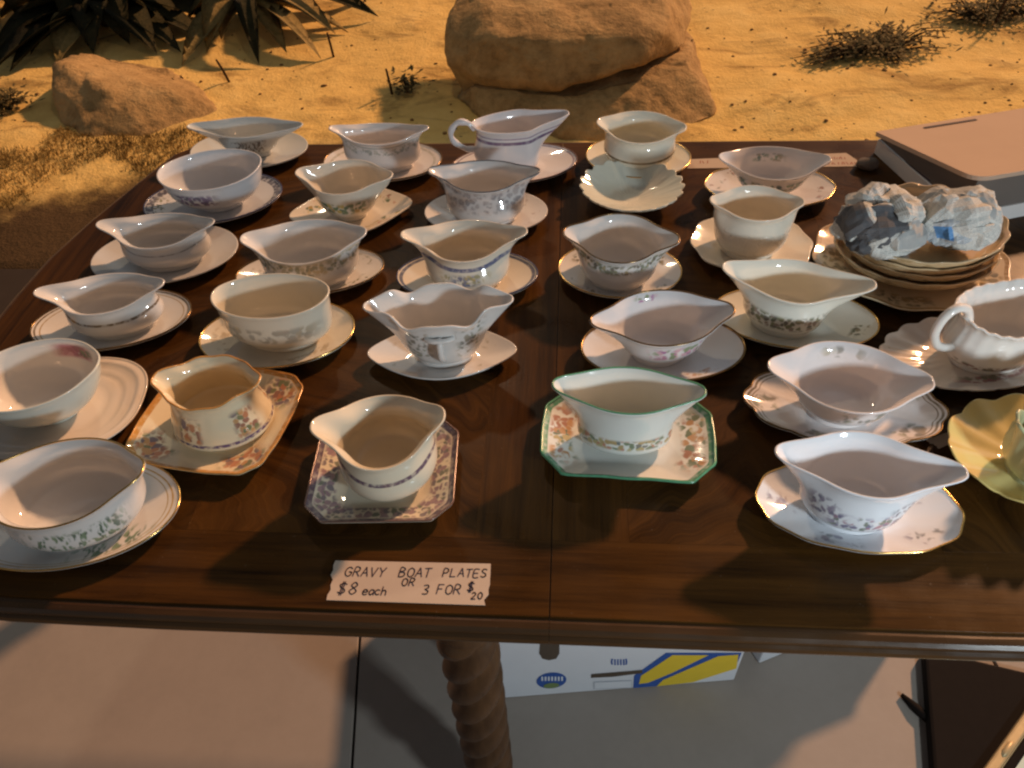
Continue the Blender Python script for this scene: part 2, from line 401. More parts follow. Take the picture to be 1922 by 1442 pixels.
def agave(center, nleaf, lmin, lmax, width, mats, label, az0=0.0, span=2 * math.pi, dry_low=True, group=None):
    c = Vector(center); c.z = ground_z(c.x, c.y)
    root = empty('agave_plant', c, 0, label, 'plant', group)
    for i in range(nleaf):
        az = az0 + span * (i + random.uniform(-0.35, 0.35)) / nleaf
        L = random.uniform(lmin, lmax); up = random.random()
        rise = random.uniform(0.10, 0.34); droop = random.uniform(0.18, 0.42)
        droop = min(droop, rise + 0.03)
        blade('leaf', (0.03 * math.cos(az), 0.03 * math.sin(az), 0.035), az, L, width * random.uniform(0.75, 1.2), rise, droop, random.choice(mats), root, random.uniform(-0.5, 0.5))
    # short stem the leaves grow from
    v, f = tube_geo([(0, 0, -0.03), (0, 0, 0.05), (0, 0, 0.10)], [0.06, 0.055, 0.02], 10)
    mesh_obj('stem', v, f, TWIG, root)
    return root
def blade_to(base, tip, width, arch, mat, parent, sag=0.0):
    """strap leaf from base to tip (local to the plant), arching upwards in between"""
    base, tip = Vector(base), Vector(tip); n = 14; V = []; F = []; dv = tip - base; s_ = Vector((-dv.y, dv.x, 0)).normalized(); tw = random.uniform(-.6, .6)
    for i in range(n + 1):
        t = i / n; p = base + dv * t + Vector((0, 0, arch * 4 * t * (1 - t) * (1.25 - .5 * t)))
        wd = width * ((0.45 + 1.1 * t if t < 0.5 else (1 - ((t - .5) / .5) ** 1.8)) + .004)
        sv = s_ * math.cos(tw * t) + Vector((0, 0, 1)) * math.sin(tw * t); f = Vector((0, 0, wd * .28))
        V += [p - sv * wd * .5 + f, p - sv * wd * .22 + f * .25, p, p + sv * wd * .22 + f * .25, p + sv * wd * .5 + f, p - Vector((0, 0, .004 + .010 * (1 - t)))]
    for i in range(n):
        for k in range(6): F.append((i * 6 + k, i * 6 + (k + 1) % 6, (i + 1) * 6 + (k + 1) % 6, (i + 1) * 6 + k))
    F.append(tuple(range(6))); F.append(tuple(n * 6 + k for k in range(6)))
    o = mesh_obj('leaf', V, F, mat, parent)
    bm = bmesh.new(); bm.from_mesh(o.data); bmesh.ops.recalc_face_normals(bm, faces=bm.faces[:]); bm.to_mesh(o.data); bm.free()
def agave_px(cpx, tips, width, mats, label):
    c = gp(*cpx); c.z = ground_z(c.x, c.y); root = empty('agave_plant', c, 0, label, 'plant')
    for k, (x, y, ar) in enumerate(tips):
        t = gp(x, y); t.z = ground_z(t.x, t.y) + .015; d = t - c; az = math.atan2(d.y, d.x)
        blade_to((.035 * math.cos(az), .035 * math.sin(az), .05 + .004 * (k % 5)), d, width * random.uniform(.8, 1.25), ar, mats[k % len(mats)], root)
    for k in range(6):      # upright heart leaves
        az = k * 1.05 + .3; blade_to((.012 * math.cos(az), .012 * math.sin(az), .06), (.24 * math.cos(az), .24 * math.sin(az), .17 + .03 * (k % 3)), width * .7, .03, mats[k % len(mats)], root)
    v, f = tube_geo([(0, 0, -0.03), (0, 0, 0.05), (0, 0, 0.11)], [0.07, 0.065, 0.025], 10); mesh_obj('stem', v, f, TWIG, root)
agave_px((478, 40), [(345, 134, .05), (392, 112, .10), (420, 92, .05), (488, 128, .14), (540, 108, .05), (604, 118, .06), (632, 76, .09), (655, 70, .04), (712, 44, .07), (650, 22, .10), (690, 10, .06), (560, -30, .12), (430, -40, .12), (318, 30, .08), (352, 66, .07), (392, 30, .16)], .125, [LEAF, LEAF, LEAF, LEAFD, LEAF], 'agave with drooping tan strap leaves on open sand')
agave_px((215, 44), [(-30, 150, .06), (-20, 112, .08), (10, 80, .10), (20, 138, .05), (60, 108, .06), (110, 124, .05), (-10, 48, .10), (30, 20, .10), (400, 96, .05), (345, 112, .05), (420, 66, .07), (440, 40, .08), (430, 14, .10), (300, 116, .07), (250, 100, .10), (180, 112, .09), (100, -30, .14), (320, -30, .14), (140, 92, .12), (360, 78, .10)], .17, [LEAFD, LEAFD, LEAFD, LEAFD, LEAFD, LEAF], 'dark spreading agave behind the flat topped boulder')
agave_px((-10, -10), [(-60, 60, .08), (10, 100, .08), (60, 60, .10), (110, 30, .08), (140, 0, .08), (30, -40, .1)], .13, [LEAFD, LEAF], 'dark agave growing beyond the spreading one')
def blades_stuff(name, spots, mat, label, hmin, hmax, wd, lean=0.5, per=6, kind='stuff', cat=None, flat=0.0):
    V = []; F = []
    for (x, y) in spots:
        z = ground_z(x, y) - 0.004
        for _ in range(per):
            a = random.uniform(0, 6.283); h = random.uniform(hmin, hmax); l = h * random.uniform(0.1, lean) + flat * random.random()
            b0 = Vector((x + random.uniform(-.03, .03), y + random.uniform(-.03, .03), z)); s = Vector((-math.sin(a), math.cos(a), 0)) * wd * random.uniform(0.6, 1.3)
            d = Vector((math.cos(a), math.sin(a), 0)); k = len(V)
            V += [b0 - s, b0 + s, b0 + d * l * 0.45 + Vector((0, 0, h * 0.65)) + s * 0.8, b0 + d * l * 0.45 + Vector((0, 0, h * 0.65)) - s * 0.8, b0 + d * l + Vector((0, 0, h))]
            F += [(k, k + 1, k + 2, k + 3), (k + 3, k + 2, k + 4)]
    o = mesh_obj(name, V, F, mat, None, smooth=False)
    if kind: tag(o, label, cat, None, kind)
    else: tag(o, label, cat)
    return o
spots = []
for _ in range(2600):
    px = random.uniform(-120, 430); py = random.uniform(232, 430)
    lim = 285 - 0.03 * px + 22 * noise.noise(Vector((px * 0.012, 4.0, 0)))
    if py < lim - 20 + (px < 90) * 25: continue
    p = gp(px, py); 
    if p.y < 1.98 or p.y - .42 * p.x < 3.16 + .12 * noise.noise(p * 5): continue
    if noise.noise(Vector((p.x * 3.1, p.y * 3.1, 7))) < -.25: continue
    spots.append((p.x, p.y))
blades_stuff('dry_grass', spots, DRY, 'patch of short dry golden grass beside the table', 0.006, 0.026, 0.0017, 1.4, 9, 'stuff', 'grass')
def herb(center_px, rx, ry, n, label, tilt=0.0, mat=HERB):
    """low sprawling plant: stems with many small leaves"""
    c = gp(*center_px); root = empty('creeping_plant', (c.x, c.y, ground_z(c.x, c.y)), tilt, label, 'plant')
    V = []; F = []; SV = []; SF = []
    for i in range(n):
        a = random.uniform(0, 6.283); r = math.sqrt(random.random())
        e = Vector((math.cos(a) * rx * r, math.sin(a) * ry * r, 0)); hz = random.uniform(0.02, 0.07)
        if noise.noise(e * 6 + Vector((i % 3, 0, 2))) < -0.12: continue
        v, f = tube_geo([(0.2 * e.x, 0.2 * e.y, 0.0), (e.x * 0.6, e.y * 0.6, hz), (e.x, e.y, hz * 0.7)], [0.004, 0.003, 0.0015], 5)
        k = len(SV); SV += v; SF += [tuple(q + k for q in t) for t in f]
        for q in range(16):
            t = random.uniform(0.3, 1.0); b0 = Vector((e.x * t, e.y * t, hz * random.uniform(0.2, 1.2) + 0.004)) + Vector((random.uniform(-.05, .05), random.uniform(-.05, .05), 0))
            a2 = random.uniform(0, 6.283); d = Vector((math.cos(a2), math.sin(a2), random.uniform(-0.1, 0.6))) * random.uniform(0.018, 0.045); s = Vector((-math.sin(a2), math.cos(a2), 0.1)) * random.uniform(0.004, 0.010)
            k = len(V); V += [b0, b0 + d * 0.5 + s, b0 + d, b0 + d * 0.5 - s]; F.append((k, k + 1, k + 2, k + 3))
    mesh_obj('stem', SV, SF, TWIG, root); mesh_obj('foliage', V, F, mat, root, smooth=False)
    return root
herb((1640, 102), 0.40, 0.19, 130, 'brown green creeping plant sprawling on the sand behind the cardboard box', R(22))
herb((1850, 30), 0.36, 0.20, 90, 'dull creeping plant at the foot of a thin upright stake', R(5))
herb((768, 176), 0.06, 0.045, 16, 'small wilted tuft beside the large boulder', 0)
herb((12, 215), 0.10, 0.10, 30, 'scrubby tuft growing beside the flat topped boulder and dry grass', 0)
def stick(px, py, h, lean, label):
    c = gp(px, py); z = ground_z(c.x, c.y)
    o = tube('stake', [(0, 0, -0.02), (lean * 0.5, 0, h * 0.55), (lean, 0.004, h)], [0.006, 0.0055, 0.0045], TWIG, None, 7)
    o.location = (c.x, c.y, z); tag(o, label, 'stake', 'thin stakes pushed into the sand'); return o
stick(434, 160, 0.10, -0.035, 'short leaning stake on sand between agave and boulder')
stick(627, 108, 0.11, -0.01, 'thin stake at the leaf tips of the tan agave')
stick(737, 178, 0.11, -0.012, 'thin upright stake in the small wilted tuft')
stick(1866, 46, 0.22, 0.02, 'tall thin stake above the dull creeping plant')
stick(688, 12, 0.10, -0.02, 'thin stake on open sand left of the large boulder')
# pebbles and litter
V = []; F = []
ico = bmesh.new(); bmesh.ops.create_icosphere(ico, subdivisions=1, radius=1); iv = [v.co.copy() for v in ico.verts]; ifc = [tuple(v.index for v in f.verts) for f in ico.faces]; ico.free()
for _ in range(420):
    p = gp(random.uniform(-200, 2100), random.uniform(-30, 330)); 
    if p.y < 2.1 or p.y > 6: continue
    r = random.choice([0.003, 0.004, 0.005, 0.006, 0.009]) * random.uniform(0.6, 1.3); k = len(V); z = ground_z(p.x, p.y)
    sx, sy, sz = random.uniform(.7, 1.6), random.uniform(.7, 1.3), random.uniform(.4, .8); a = random.random() * 6.28
    for q in iv:
        x, y = q.x * sx * r, q.y * sy * r
        V.append((p.x + x * math.cos(a) - y * math.sin(a), p.y + x * math.sin(a) + y * math.cos(a), z + r * 0.2 + q.z * sz * r))
    F += [tuple(i + k for i in f) for f in ifc]
tag(mesh_obj('gravel', V, F, rock_mat('pebble', (0.12, 0.07, 0.03), (0.26, 0.15, 0.06), (0.42, 0.27, 0.11)), None), 'loose pebbles and litter scattered over the sand', 'gravel', None, 'stuff')

# ------------------------------------------------------------------ table
table = empty('dining_table', (0, 0, 0), 0, 'dark brown wooden dining table with moulded edge and twisted legs', 'table')
SEAM = -0.014; YF, YB = 0.357, 1.333
def half_path(sgn):
    """outer edge of one half, from the seam at the front round to the seam at the back (x measured from the seam)"""
    front = [(0.0, YF), (0.2, YF), (0.4, YF), (0.56, YF + 0.002), (0.66, YF + 0.010)]
    end = [(0.74, YF + 0.035), (0.795, YF + 0.09), (0.818, YF + 0.18), (0.823, 0.70), (0.823, 0.86), (0.818, 0.96), (0.800, 1.06), (0.775, 1.16), (0.752, 1.24), (0.735, 1.295)]
    back = [(0.70, YB - 0.004), (0.62, YB), (0.4, YB), (0.2, YB), (0.0, YB)]
    pts = [Vector((SEAM + sgn * x, y, 0)) for x, y in front + end + back]
    return pts, len(front), len(front) + len(end)
def offs(pts, d, sgn):
    out = []
    for i, p in enumerate(pts):
        t = pts[min(i + 1, len(pts) - 1)] - pts[max(i - 1, 0)]
        n = Vector((t.y, -t.x, 0)).normalized() * sgn      # outward
        if i in (0, len(pts) - 1): n = Vector((0, -1 if i == 0 else 1, 0))
        out.append(p + n * d)
    return out
PROF = [(-0.030, 0.712), (-0.020, 0.712), (-0.012, 0.715), (-0.007, 0.720), (-0.006, 0.7255), (-0.0085, 0.7275), (-0.0085, 0.7295), (-0.003, 0.7305), (0.0005, 0.7340), (0.0015, 0.7375), (0.000, 0.7410), (-0.0035, 0.7430), (-0.0075, 0.7435), (-0.0075, 0.7455), (-0.0030, 0.7465), (-0.0010, 0.7490), (-0.0015, 0.7520), (-0.0045, 0.7555), (-0.010, 0.7575), (-0.018, 0.7570)]
def veneer(name, loop, mat, parent):
    n = len(loop); lo = [Vector((p.x, p.y, 0.7565)) for p in loop]; hi = [Vector((p.x, p.y, 0.760)) for p in loop]
    c = sum(hi, Vector()) / n
    ins = [p + (c - p).normalized() * 0.0003 - Vector((0, 0, 0.0)) for p in hi]
    mid = [Vector((p.x, p.y, 0.7598)) for p in hi]
    V = lo + mid + ins; F = [tuple(2 * n + i for i in range(n))]
    for a in (0, n):
        F += [(a + i, a + (i + 1) % n, a + n + (i + 1) % n, a + n + i) for i in range(n)]
    o = mesh_obj(name, V, F, mat, parent, smooth=False)
    bm = bmesh.new(); bm.from_mesh(o.data); bmesh.ops.recalc_face_normals(bm, faces=bm.faces[:]); bm.to_mesh(o.data); bm.free()
    return o
for sgn in (-1, 1):
    pts, i1, i2 = half_path(sgn); N = len(pts); V = []; F = []
    if sgn > 0: pass
    g = 0.0002 * sgn
    for (d, z) in PROF:
        for p in offs(pts, d, sgn): V.append((p.x + (g if abs(p.x - SEAM) < 1e-4 else 0), p.y, z))
    L = len(PROF)
    for k in range(L - 1):
        for i in range(N - 1): F.append((k * N + i, k * N + i + 1, (k + 1) * N + i + 1, (k + 1) * N + i))
    F.append(tuple((L - 1) * N + i for i in range(N))); F.append(tuple(range(N))[::-1])
    F.append(tuple([k * N for k in range(L)] + [k * N + N - 1 for k in range(L - 1, -1, -1)]))
    o = mesh_obj('tabletop', V, F, W_EDGE, table, smooth=False)
    bm = bmesh.new(); bm.from_mesh(o.data); bmesh.ops.recalc_face_normals(bm, faces=bm.faces[:]); bm.to_mesh(o.data); bm.free()
    a = offs(pts, -0.0155, sgn); b_ = offs(pts, -0.0155 - 0.088, sgn)
    sx = SEAM + sgn * 0.0006; si = SEAM + sgn * 0.082
    def clampx(p, lim): return Vector((max(p.x, lim) if sgn > 0 else min(p.x, lim), p.y, 0))
    # border strips, seam strip, two figured panels
    fo = [clampx(p, sx) for p in a[:i1]] ; fi = [clampx(p, sx) for p in b_[:i1]]
    veneer('veneer_strip', fo + fi[::-1], W_X, o)
    eo = a[i1 - 1:i2 + 1]; ei = b_[i1 - 1:i2 + 1]
    veneer('veneer_strip', [p for p in eo] + [p for p in ei][::-1], W_Y, o)
    bo = [clampx(p, sx) for p in a[i2:]]; bi = [clampx(p, sx) for p in b_[i2:]]
    veneer('veneer_strip', bo + bi[::-1], W_X, o)
    veneer('veneer_strip', [fi[0], Vector((si, fi[0].y, 0)), Vector((si, bi[-1].y, 0)), bi[-1]], W_Y, o)
    inner = [clampx(p, si) for p in b_]
    xm = SEAM + sgn * 0.40
    def cut(poly, keep_out):
        res = []; n = len(poly)
        for i in range(n):
            p, q = poly[i], poly[(i + 1) % n]
            ip = ((p.x - xm) * sgn > 0) == keep_out; iq = ((q.x - xm) * sgn > 0) == keep_out
            if ip: res.append(p)
            if ip != iq:
                t = (xm - p.x) / (q.x - p.x); res.append(p + (q - p) * t)
        return res
    veneer('veneer_panel', cut(inner, False), W_B if sgn < 0 else W_B2, o)
    veneer('veneer_panel', cut(inner, True), W_B2 if sgn < 0 else W_B, o)
box_obj('apron', (SEAM, 0.845, 0.675), (1.10, 0.60, 0.075), W_LEG, table, 0.004)
box_obj('cross_rail', (-0.64, 1.12, 0.685), (0.16, 0.30, 0.05), W_LEG, table, 0.004)
box_obj('cross_rail', (0.64, 0.98, 0.685), (0.28, 0.05, 0.05), W_LEG, table, 0.004)
def twist_leg(x, y):
    nseg = 170; n = 36; V = []; F = []; top = 0.712; turns = 1.0
    tab = [(0, .030), (.012, .032), (.05, .036), (.075, .031), (.09, .024), (.10, .030), (.115, .037), (.13, .030), (.14, .033), (.62, .033), (.635, .028), (.65, .038), (.665, .030), (.68, .036), (.712, .036)]
    for i in range(nseg + 1):
        z = top * i / nseg; r0 = interp(tab, z)
        amp = 0.0060 if 0.14 < z < 0.625 else 0.0
        for k in range(n):
            a = 2 * math.pi * k / n
            c = abs(math.cos(1.5 * a - z * math.pi / 0.062))
            r = r0 + amp * (1.7 * c ** 0.8 - 1)
            V.append((r * math.cos(a), r * math.sin(a), z))
    for i in range(nseg):
        for k in range(n): F.append((i * n + k, i * n + (k + 1) % n, (i + 1) * n + (k + 1) % n, (i + 1) * n + k))
    F.append(tuple(range(n))[::-1]); F.append(tuple(nseg * n + k for k in range(n)))
    o = mesh_obj('leg', V, F, W_LEG, table); o.location = (x, y, 0.0022); return o
for (x, y) in ((-0.113, 0.425), (-0.68, 1.24), (0.45, 1.25), (0.74, 0.98)): twist_leg(x, y)

# ------------------------------------------------------------------ china
PROFILES = {
    'round': [(0, .76), (.08, .88), (.25, .98), (.45, 1.0), (.68, .94), (.85, .93), (.94, .965), (1, 1.0)],
    'waist': [(0, .80), (.08, .92), (.22, 1.02), (.40, 1.03), (.58, .94), (.74, .86), (.87, .88), (.95, .94), (1, 1.0)],
    'flare': [(0, .54), (.10, .64), (.32, .78), (.6, .86), (.82, .92), (1, 1.0)],
    'cup':   [(0, .46), (.06, .58), (.20, .75), (.42, .89), (.70, .97), (1, 1.0)],
    'pot':   [(0, .80), (.08, .94), (.25, 1.06), (.46, 1.08), (.66, 1.02), (.82, .94), (.92, .95), (1, 1.0)],
    'bell':  [(0, 1.22), (.12, 1.20), (.35, 1.12), (.60, .98), (.78, .90), (.90, .92), (1, 1.0)],
    'straight': [(0, .66), (.08, .80), (.2, .90), (.4, .955), (.7, .98), (1, 1.0)],
    'box':   [(0, .84), (.06, .92), (.2, .95), (.5, .93), (.75, .92), (.9, .95), (1, 1.0)],
}
def bowl_fn(S):
    A1L = S['aL'] - S['lipL']; A1R = S['aR'] - S['lipR']; prof = PROFILES[S['prof']]
    s0 = {4: 0.55, 5: 0.50}.get(S.get('pw', 9.0), 0.40)
    def rim(t):
        c = math.cos(t); zt = S['ztR'] if c > 0 else S['ztL']
        z = S['zm'] + (zt - S['zm']) * (0.55 * abs(c) ** S.get('zp', 3.0) + 0.45 * math.exp(-(abs(math.sin(t)) / 0.5) ** 3))
        for (am, n, ph) in S.get('wave', ()): z += am * math.cos(n * t + ph)
        if S.get('vee'): z += S['vee'] * max(0, math.sin(t)) ** 6
        return z
    def P(t, v, inset=0.0, zoff=0.0):
        c, s = math.cos(t), math.sin(t); r = sinterp(prof, v)
        A1 = A1R if c > 0 else A1L; lip = S['lipR'] if c > 0 else S['lipL']
        A = A1 * r - inset; B = S['b'] * r - inset
        e = max(0.0, (v - 0.35) / 0.65); e = e * e * (3 - 2 * e)
        fl = S.get('flute')
        if fl:
            k = 1 + fl[0] * math.cos(fl[1] * t) * min(1, v * 2); A *= k; B *= k
        sq = S.get('sq', 1.0)
        x = A * (abs(c) ** sq) * (1 if c > 0 else -1) + e * lip * math.exp(-(abs(s) / s0) ** 3) * (1 if c > 0 else -1)
        y = B * (abs(s) ** sq) * (1 if s > 0 else -1)
        rf = S.get('rimfl', 0.0)                                # turned-out edge
        if rf and v > 0.85: q = ((v - 0.85) / 0.15) ** 2 * rf; x += q * c; y += q * s
        z = S['z0'] + (rim(t) - S['z0']) * v + zoff
        return Vector((x, y, z))
    return P, rim
def build_bowl(S, mat, parent, name='bowl'):
    P, rim = bowl_fn(S); n = 112; th = S.get('th', 0.0030); V = []; F = []; UV = []; rows = []
    vo = [0, .03, .07, .12, .18, .25, .33, .41, .49, .57, .65, .72, .79, .85, .90, .94, .97, 1.0]
    def row(fn, vv): rows.append((len(V), vv)); V.extend(fn(2 * math.pi * k / n) for k in range(n))
    for v in vo: row(lambda t, v=v: P(t, v), v * 0.5)
    row(lambda t: P(t, 1.0, th * 0.25, th * 0.38), 0.503)
    row(lambda t: P(t, 1.0, th * 0.75, th * 0.38), 0.506)
    for v in vo[::-1][:-1]:
        row(lambda t, v=v: P(t, max(v, 0.02), th, th * 0.8 * (1 - v) ** 2 + (0.0 if v > 0.05 else 0.001)), 1.0 - v * 0.49)
    for f_ in (0.82, 0.6, 0.3):
        row(lambda t, f_=f_: Vector((P(t, 0.0).x * f_, P(t, 0.0).y * f_, S['z0'] + th * 0.8)), 1.0)
    ctr = len(V); V.append(Vector((0, 0, S['z0'] + th * 0.8)))
    for (a, va), (b_, vb) in zip(rows, rows[1:]):
        for k in range(n):
            k2 = (k + 1) % n; u0, u1 = k / n, (k + 1) / n
            F.append((a + k, a + k2, b_ + k2, b_ + k)); UV.append(((u0, va), (u1, va), (u1, vb), (u0, vb)))
    a = rows[-1][0]
    for k in range(n): F.append((a + k, a + (k + 1) % n, ctr)); UV.append(((k / n, 1), ((k + 1) / n, 1), (k / n, 1)))
    a = rows[0][0]; F.append(tuple(a + k for k in range(n))[::-1]); UV.append(tuple((0, 0) for k in range(n)))
    o = mesh_obj(name, V, F, mat, parent, uvs=UV)
    return o, P, rim
def foot_ring(S, mat, parent, z_bot):
    P, _ = bowl_fn(S); n = 64; V = []; F = []; UV = []; h = S['z0'] - z_bot
    levels = [(1.0, z_bot), (1.03, z_bot + h * 0.15), (0.97, z_bot + h * 0.55), (1.01, S['z0'] + 0.0006), (0.85, S['z0'] + 0.0006), (0.85, z_bot)]
    for s, z in levels:
        for k in range(n):
            p = P(2 * math.pi * k / n, 0.0); V.append((p.x * s * 0.97, p.y * s * 0.97, z))
    m = len(levels)
    for i in range(m):
        for k in range(n):
            i2 = (i + 1) % m; F.append((i * n + k, i * n + (k + 1) % n, i2 * n + (k + 1) % n, i2 * n + k)); UV.append(((0, 0),) * 4)
    return mesh_obj('foot', V, F, mat, parent, uvs=UV)
def rim_line(fn, mat, parent, rad=0.0011, n=112, name='rim_line'):
    pts = [fn(2 * math.pi * k / n) for k in range(n)]
    return tube(name, pts, rad, mat, parent, 6, closed=True)

def outline(kind, a, b, par=None):
    """plate outline radius function: returns unit-circle angle -> (x, y)"""
    par = par or {}
    def fn(t):
        c, s = math.cos(t), math.sin(t)
        if kind == 'oval':
            e = 2.0 / par.get('n', 2.0); x = a * abs(c) ** e * (1 if c > 0 else -1); y = b * abs(s) ** e * (1 if s > 0 else -1)
        elif kind == 'octagon':
            cc = par.get('cut', 0.28); m = min(a, b) * cc
            k = 1e9
            for (nx_, ny_, d) in ((1, 0, a), (-1, 0, a), (0, 1, b), (0, -1, b)):
                q = nx_ * c + ny_ * s
                if q > 1e-6: k = min(k, d / q)
            q = (abs(c) + abs(s)) / math.sqrt(2); k = min(k, ((a + b - m) / math.sqrt(2)) / q)
            x, y = k * c, k * s
        elif kind == 'point':
            x = a * c; y = b * s * (1 - par.get('p', 0.18) * abs(c) ** 2)
            x += a * 0.05 * abs(c) ** 9 * (1 if c > 0 else -1)
        am, nn = par.get('sc', (0, 0))
        if am: k = 1 + am * (abs(math.cos(nn * t / 2)) - 0.6); x *= k; y *= k
        am, nn = par.get('wv', (0, 0))
        if am: k = 1 + am * math.cos(nn * t); x *= k; y *= k
        return x, y
    return fn
def build_plate(fn, mat, parent, h=0.018, well=0.52, name='dish', ridge=None, th=0.0035, zb=0.0, flute=None):
    n = 128; V = []; F = []; UV = []; rows = []
    def ztop(rho, t):
        z = 0.0065
        if rho > well:
            q = (rho - well) / (1 - well); z += (h - 0.0065) * (0.55 * q + 0.45 * q * q) if True else 0
            q2 = max(0, 1 - abs(rho - well) / 0.06)
        if ridge and rho > ridge[1]: z += ridge[0] * math.sin((rho - ridge[1]) * ridge[2])
        if flute and rho > 0.3: z += flute[0] * math.cos(flute[1] * t) * (rho - 0.3)
        return z + zb
    top = [0.02, 0.15, 0.3, 0.4, well - 0.04, well - 0.01, well + 0.02, well + 0.06] + [well + 0.06 + (0.94 - well) * q for q in (.12, .25, .38, .5, .62, .74, .84, .92, .97, 1.0)]
    top = sorted(set(r for r in top if r > 0.01)); top = [r for i, r in enumerate(top) if i == 0 or r - top[i - 1] > 0.004]
    def row(f_, vv): rows.append((len(V), vv)); V.extend(f_(2 * math.pi * k / n) for k in range(n))
    def pt(t, rho, z): x, y = fn(t); return Vector((x * rho, y * rho, z))
    for r in top: row(lambda t, r=r: pt(t, r, ztop(r, t)), r)
    row(lambda t: pt(t, 1.006, ztop(1.0, t) - th * 0.4), 1.0)
    row(lambda t: pt(t, 0.995, ztop(1.0, t) - th * 0.9), 1.0)
    for r in (0.85, 0.7): row(lambda t, r=r: pt(t, r, max(zb + 0.002, ztop(r, t) - th)), 0.3)
    row(lambda t: pt(t, well + 0.04, zb + 0.0025), 0.3); row(lambda t: pt(t, well + 0.02, zb), 0.3); row(lambda t: pt(t, well - 0.04, zb), 0.3)
    row(lambda t: pt(t, well - 0.06, zb + 0.0022), 0.3)
    for (a, va), (b_, vb) in zip(rows, rows[1:]):
        for k in range(n):
            k2 = (k + 1) % n; u0, u1 = k / n, (k + 1) / n
            F.append((a + k, b_ + k, b_ + k2, a + k2)); UV.append(((u0, va), (u0, vb), (u1, vb), (u1, va)))
    F.append(tuple(rows[0][0] + k for k in range(n))); UV.append(tuple((0, 0) for _ in range(n)))
    F.append(tuple(rows[-1][0] + k for k in range(n))[::-1]); UV.append(tuple((0, 0.3) for _ in range(n)))
    o = mesh_obj(name, V, F, mat, parent, uvs=UV)
    def edge(t): return pt(t, 1.0, ztop(1.0, t))
    return o, edge

W0 = (0.69, 0.68, 0.66); CR = (0.71, 0.66, 0.56); BL = (0.64, 0.66, 0.69); IV = (0.70, 0.63, 0.49); GY = (0.60, 0.60, 0.59)
PUR = [(0.10, 0.06, 0.16), (0.16, 0.10, 0.22), (0.06, 0.05, 0.10)]
GRN = [(0.05, 0.14, 0.06), (0.11, 0.20, 0.09), (0.03, 0.09, 0.04)]
OLV = [(0.16, 0.17, 0.07), (0.10, 0.09, 0.05), (0.22, 0.18, 0.10), (0.07, 0.09, 0.04)]
ORG = [(0.40, 0.13, 0.05), (0.22, 0.07, 0.05), (0.10, 0.13, 0.05), (0.10, 0.06, 0.10), (0.45, 0.22, 0.07)]
PNK = [(0.45, 0.17, 0.28), (0.55, 0.30, 0.38), (0.17, 0.24, 0.09), (0.35, 0.12, 0.30)]
TEA = [(0.06, 0.17, 0.16), (0.10, 0.22, 0.16), (0.05, 0.11, 0.12), (0.25, 0.25, 0.18)]
BRN = [(0.13, 0.09, 0.06), (0.20, 0.15, 0.10), (0.09, 0.07, 0.06)]
YEL = [(0.45, 0.34, 0.06), (0.06, 0.15, 0.06), (0.36, 0.24, 0.05), (0.04, 0.11, 0.05), (0.16, 0.18, 0.06)]
def FL(v, hw, pal, **k): return dict(k='flor', v=v, hw=hw, pal=pal, **k)
def BD(v, hw, c, **k): return dict(k='band', v=v, hw=hw, c=c, **k)

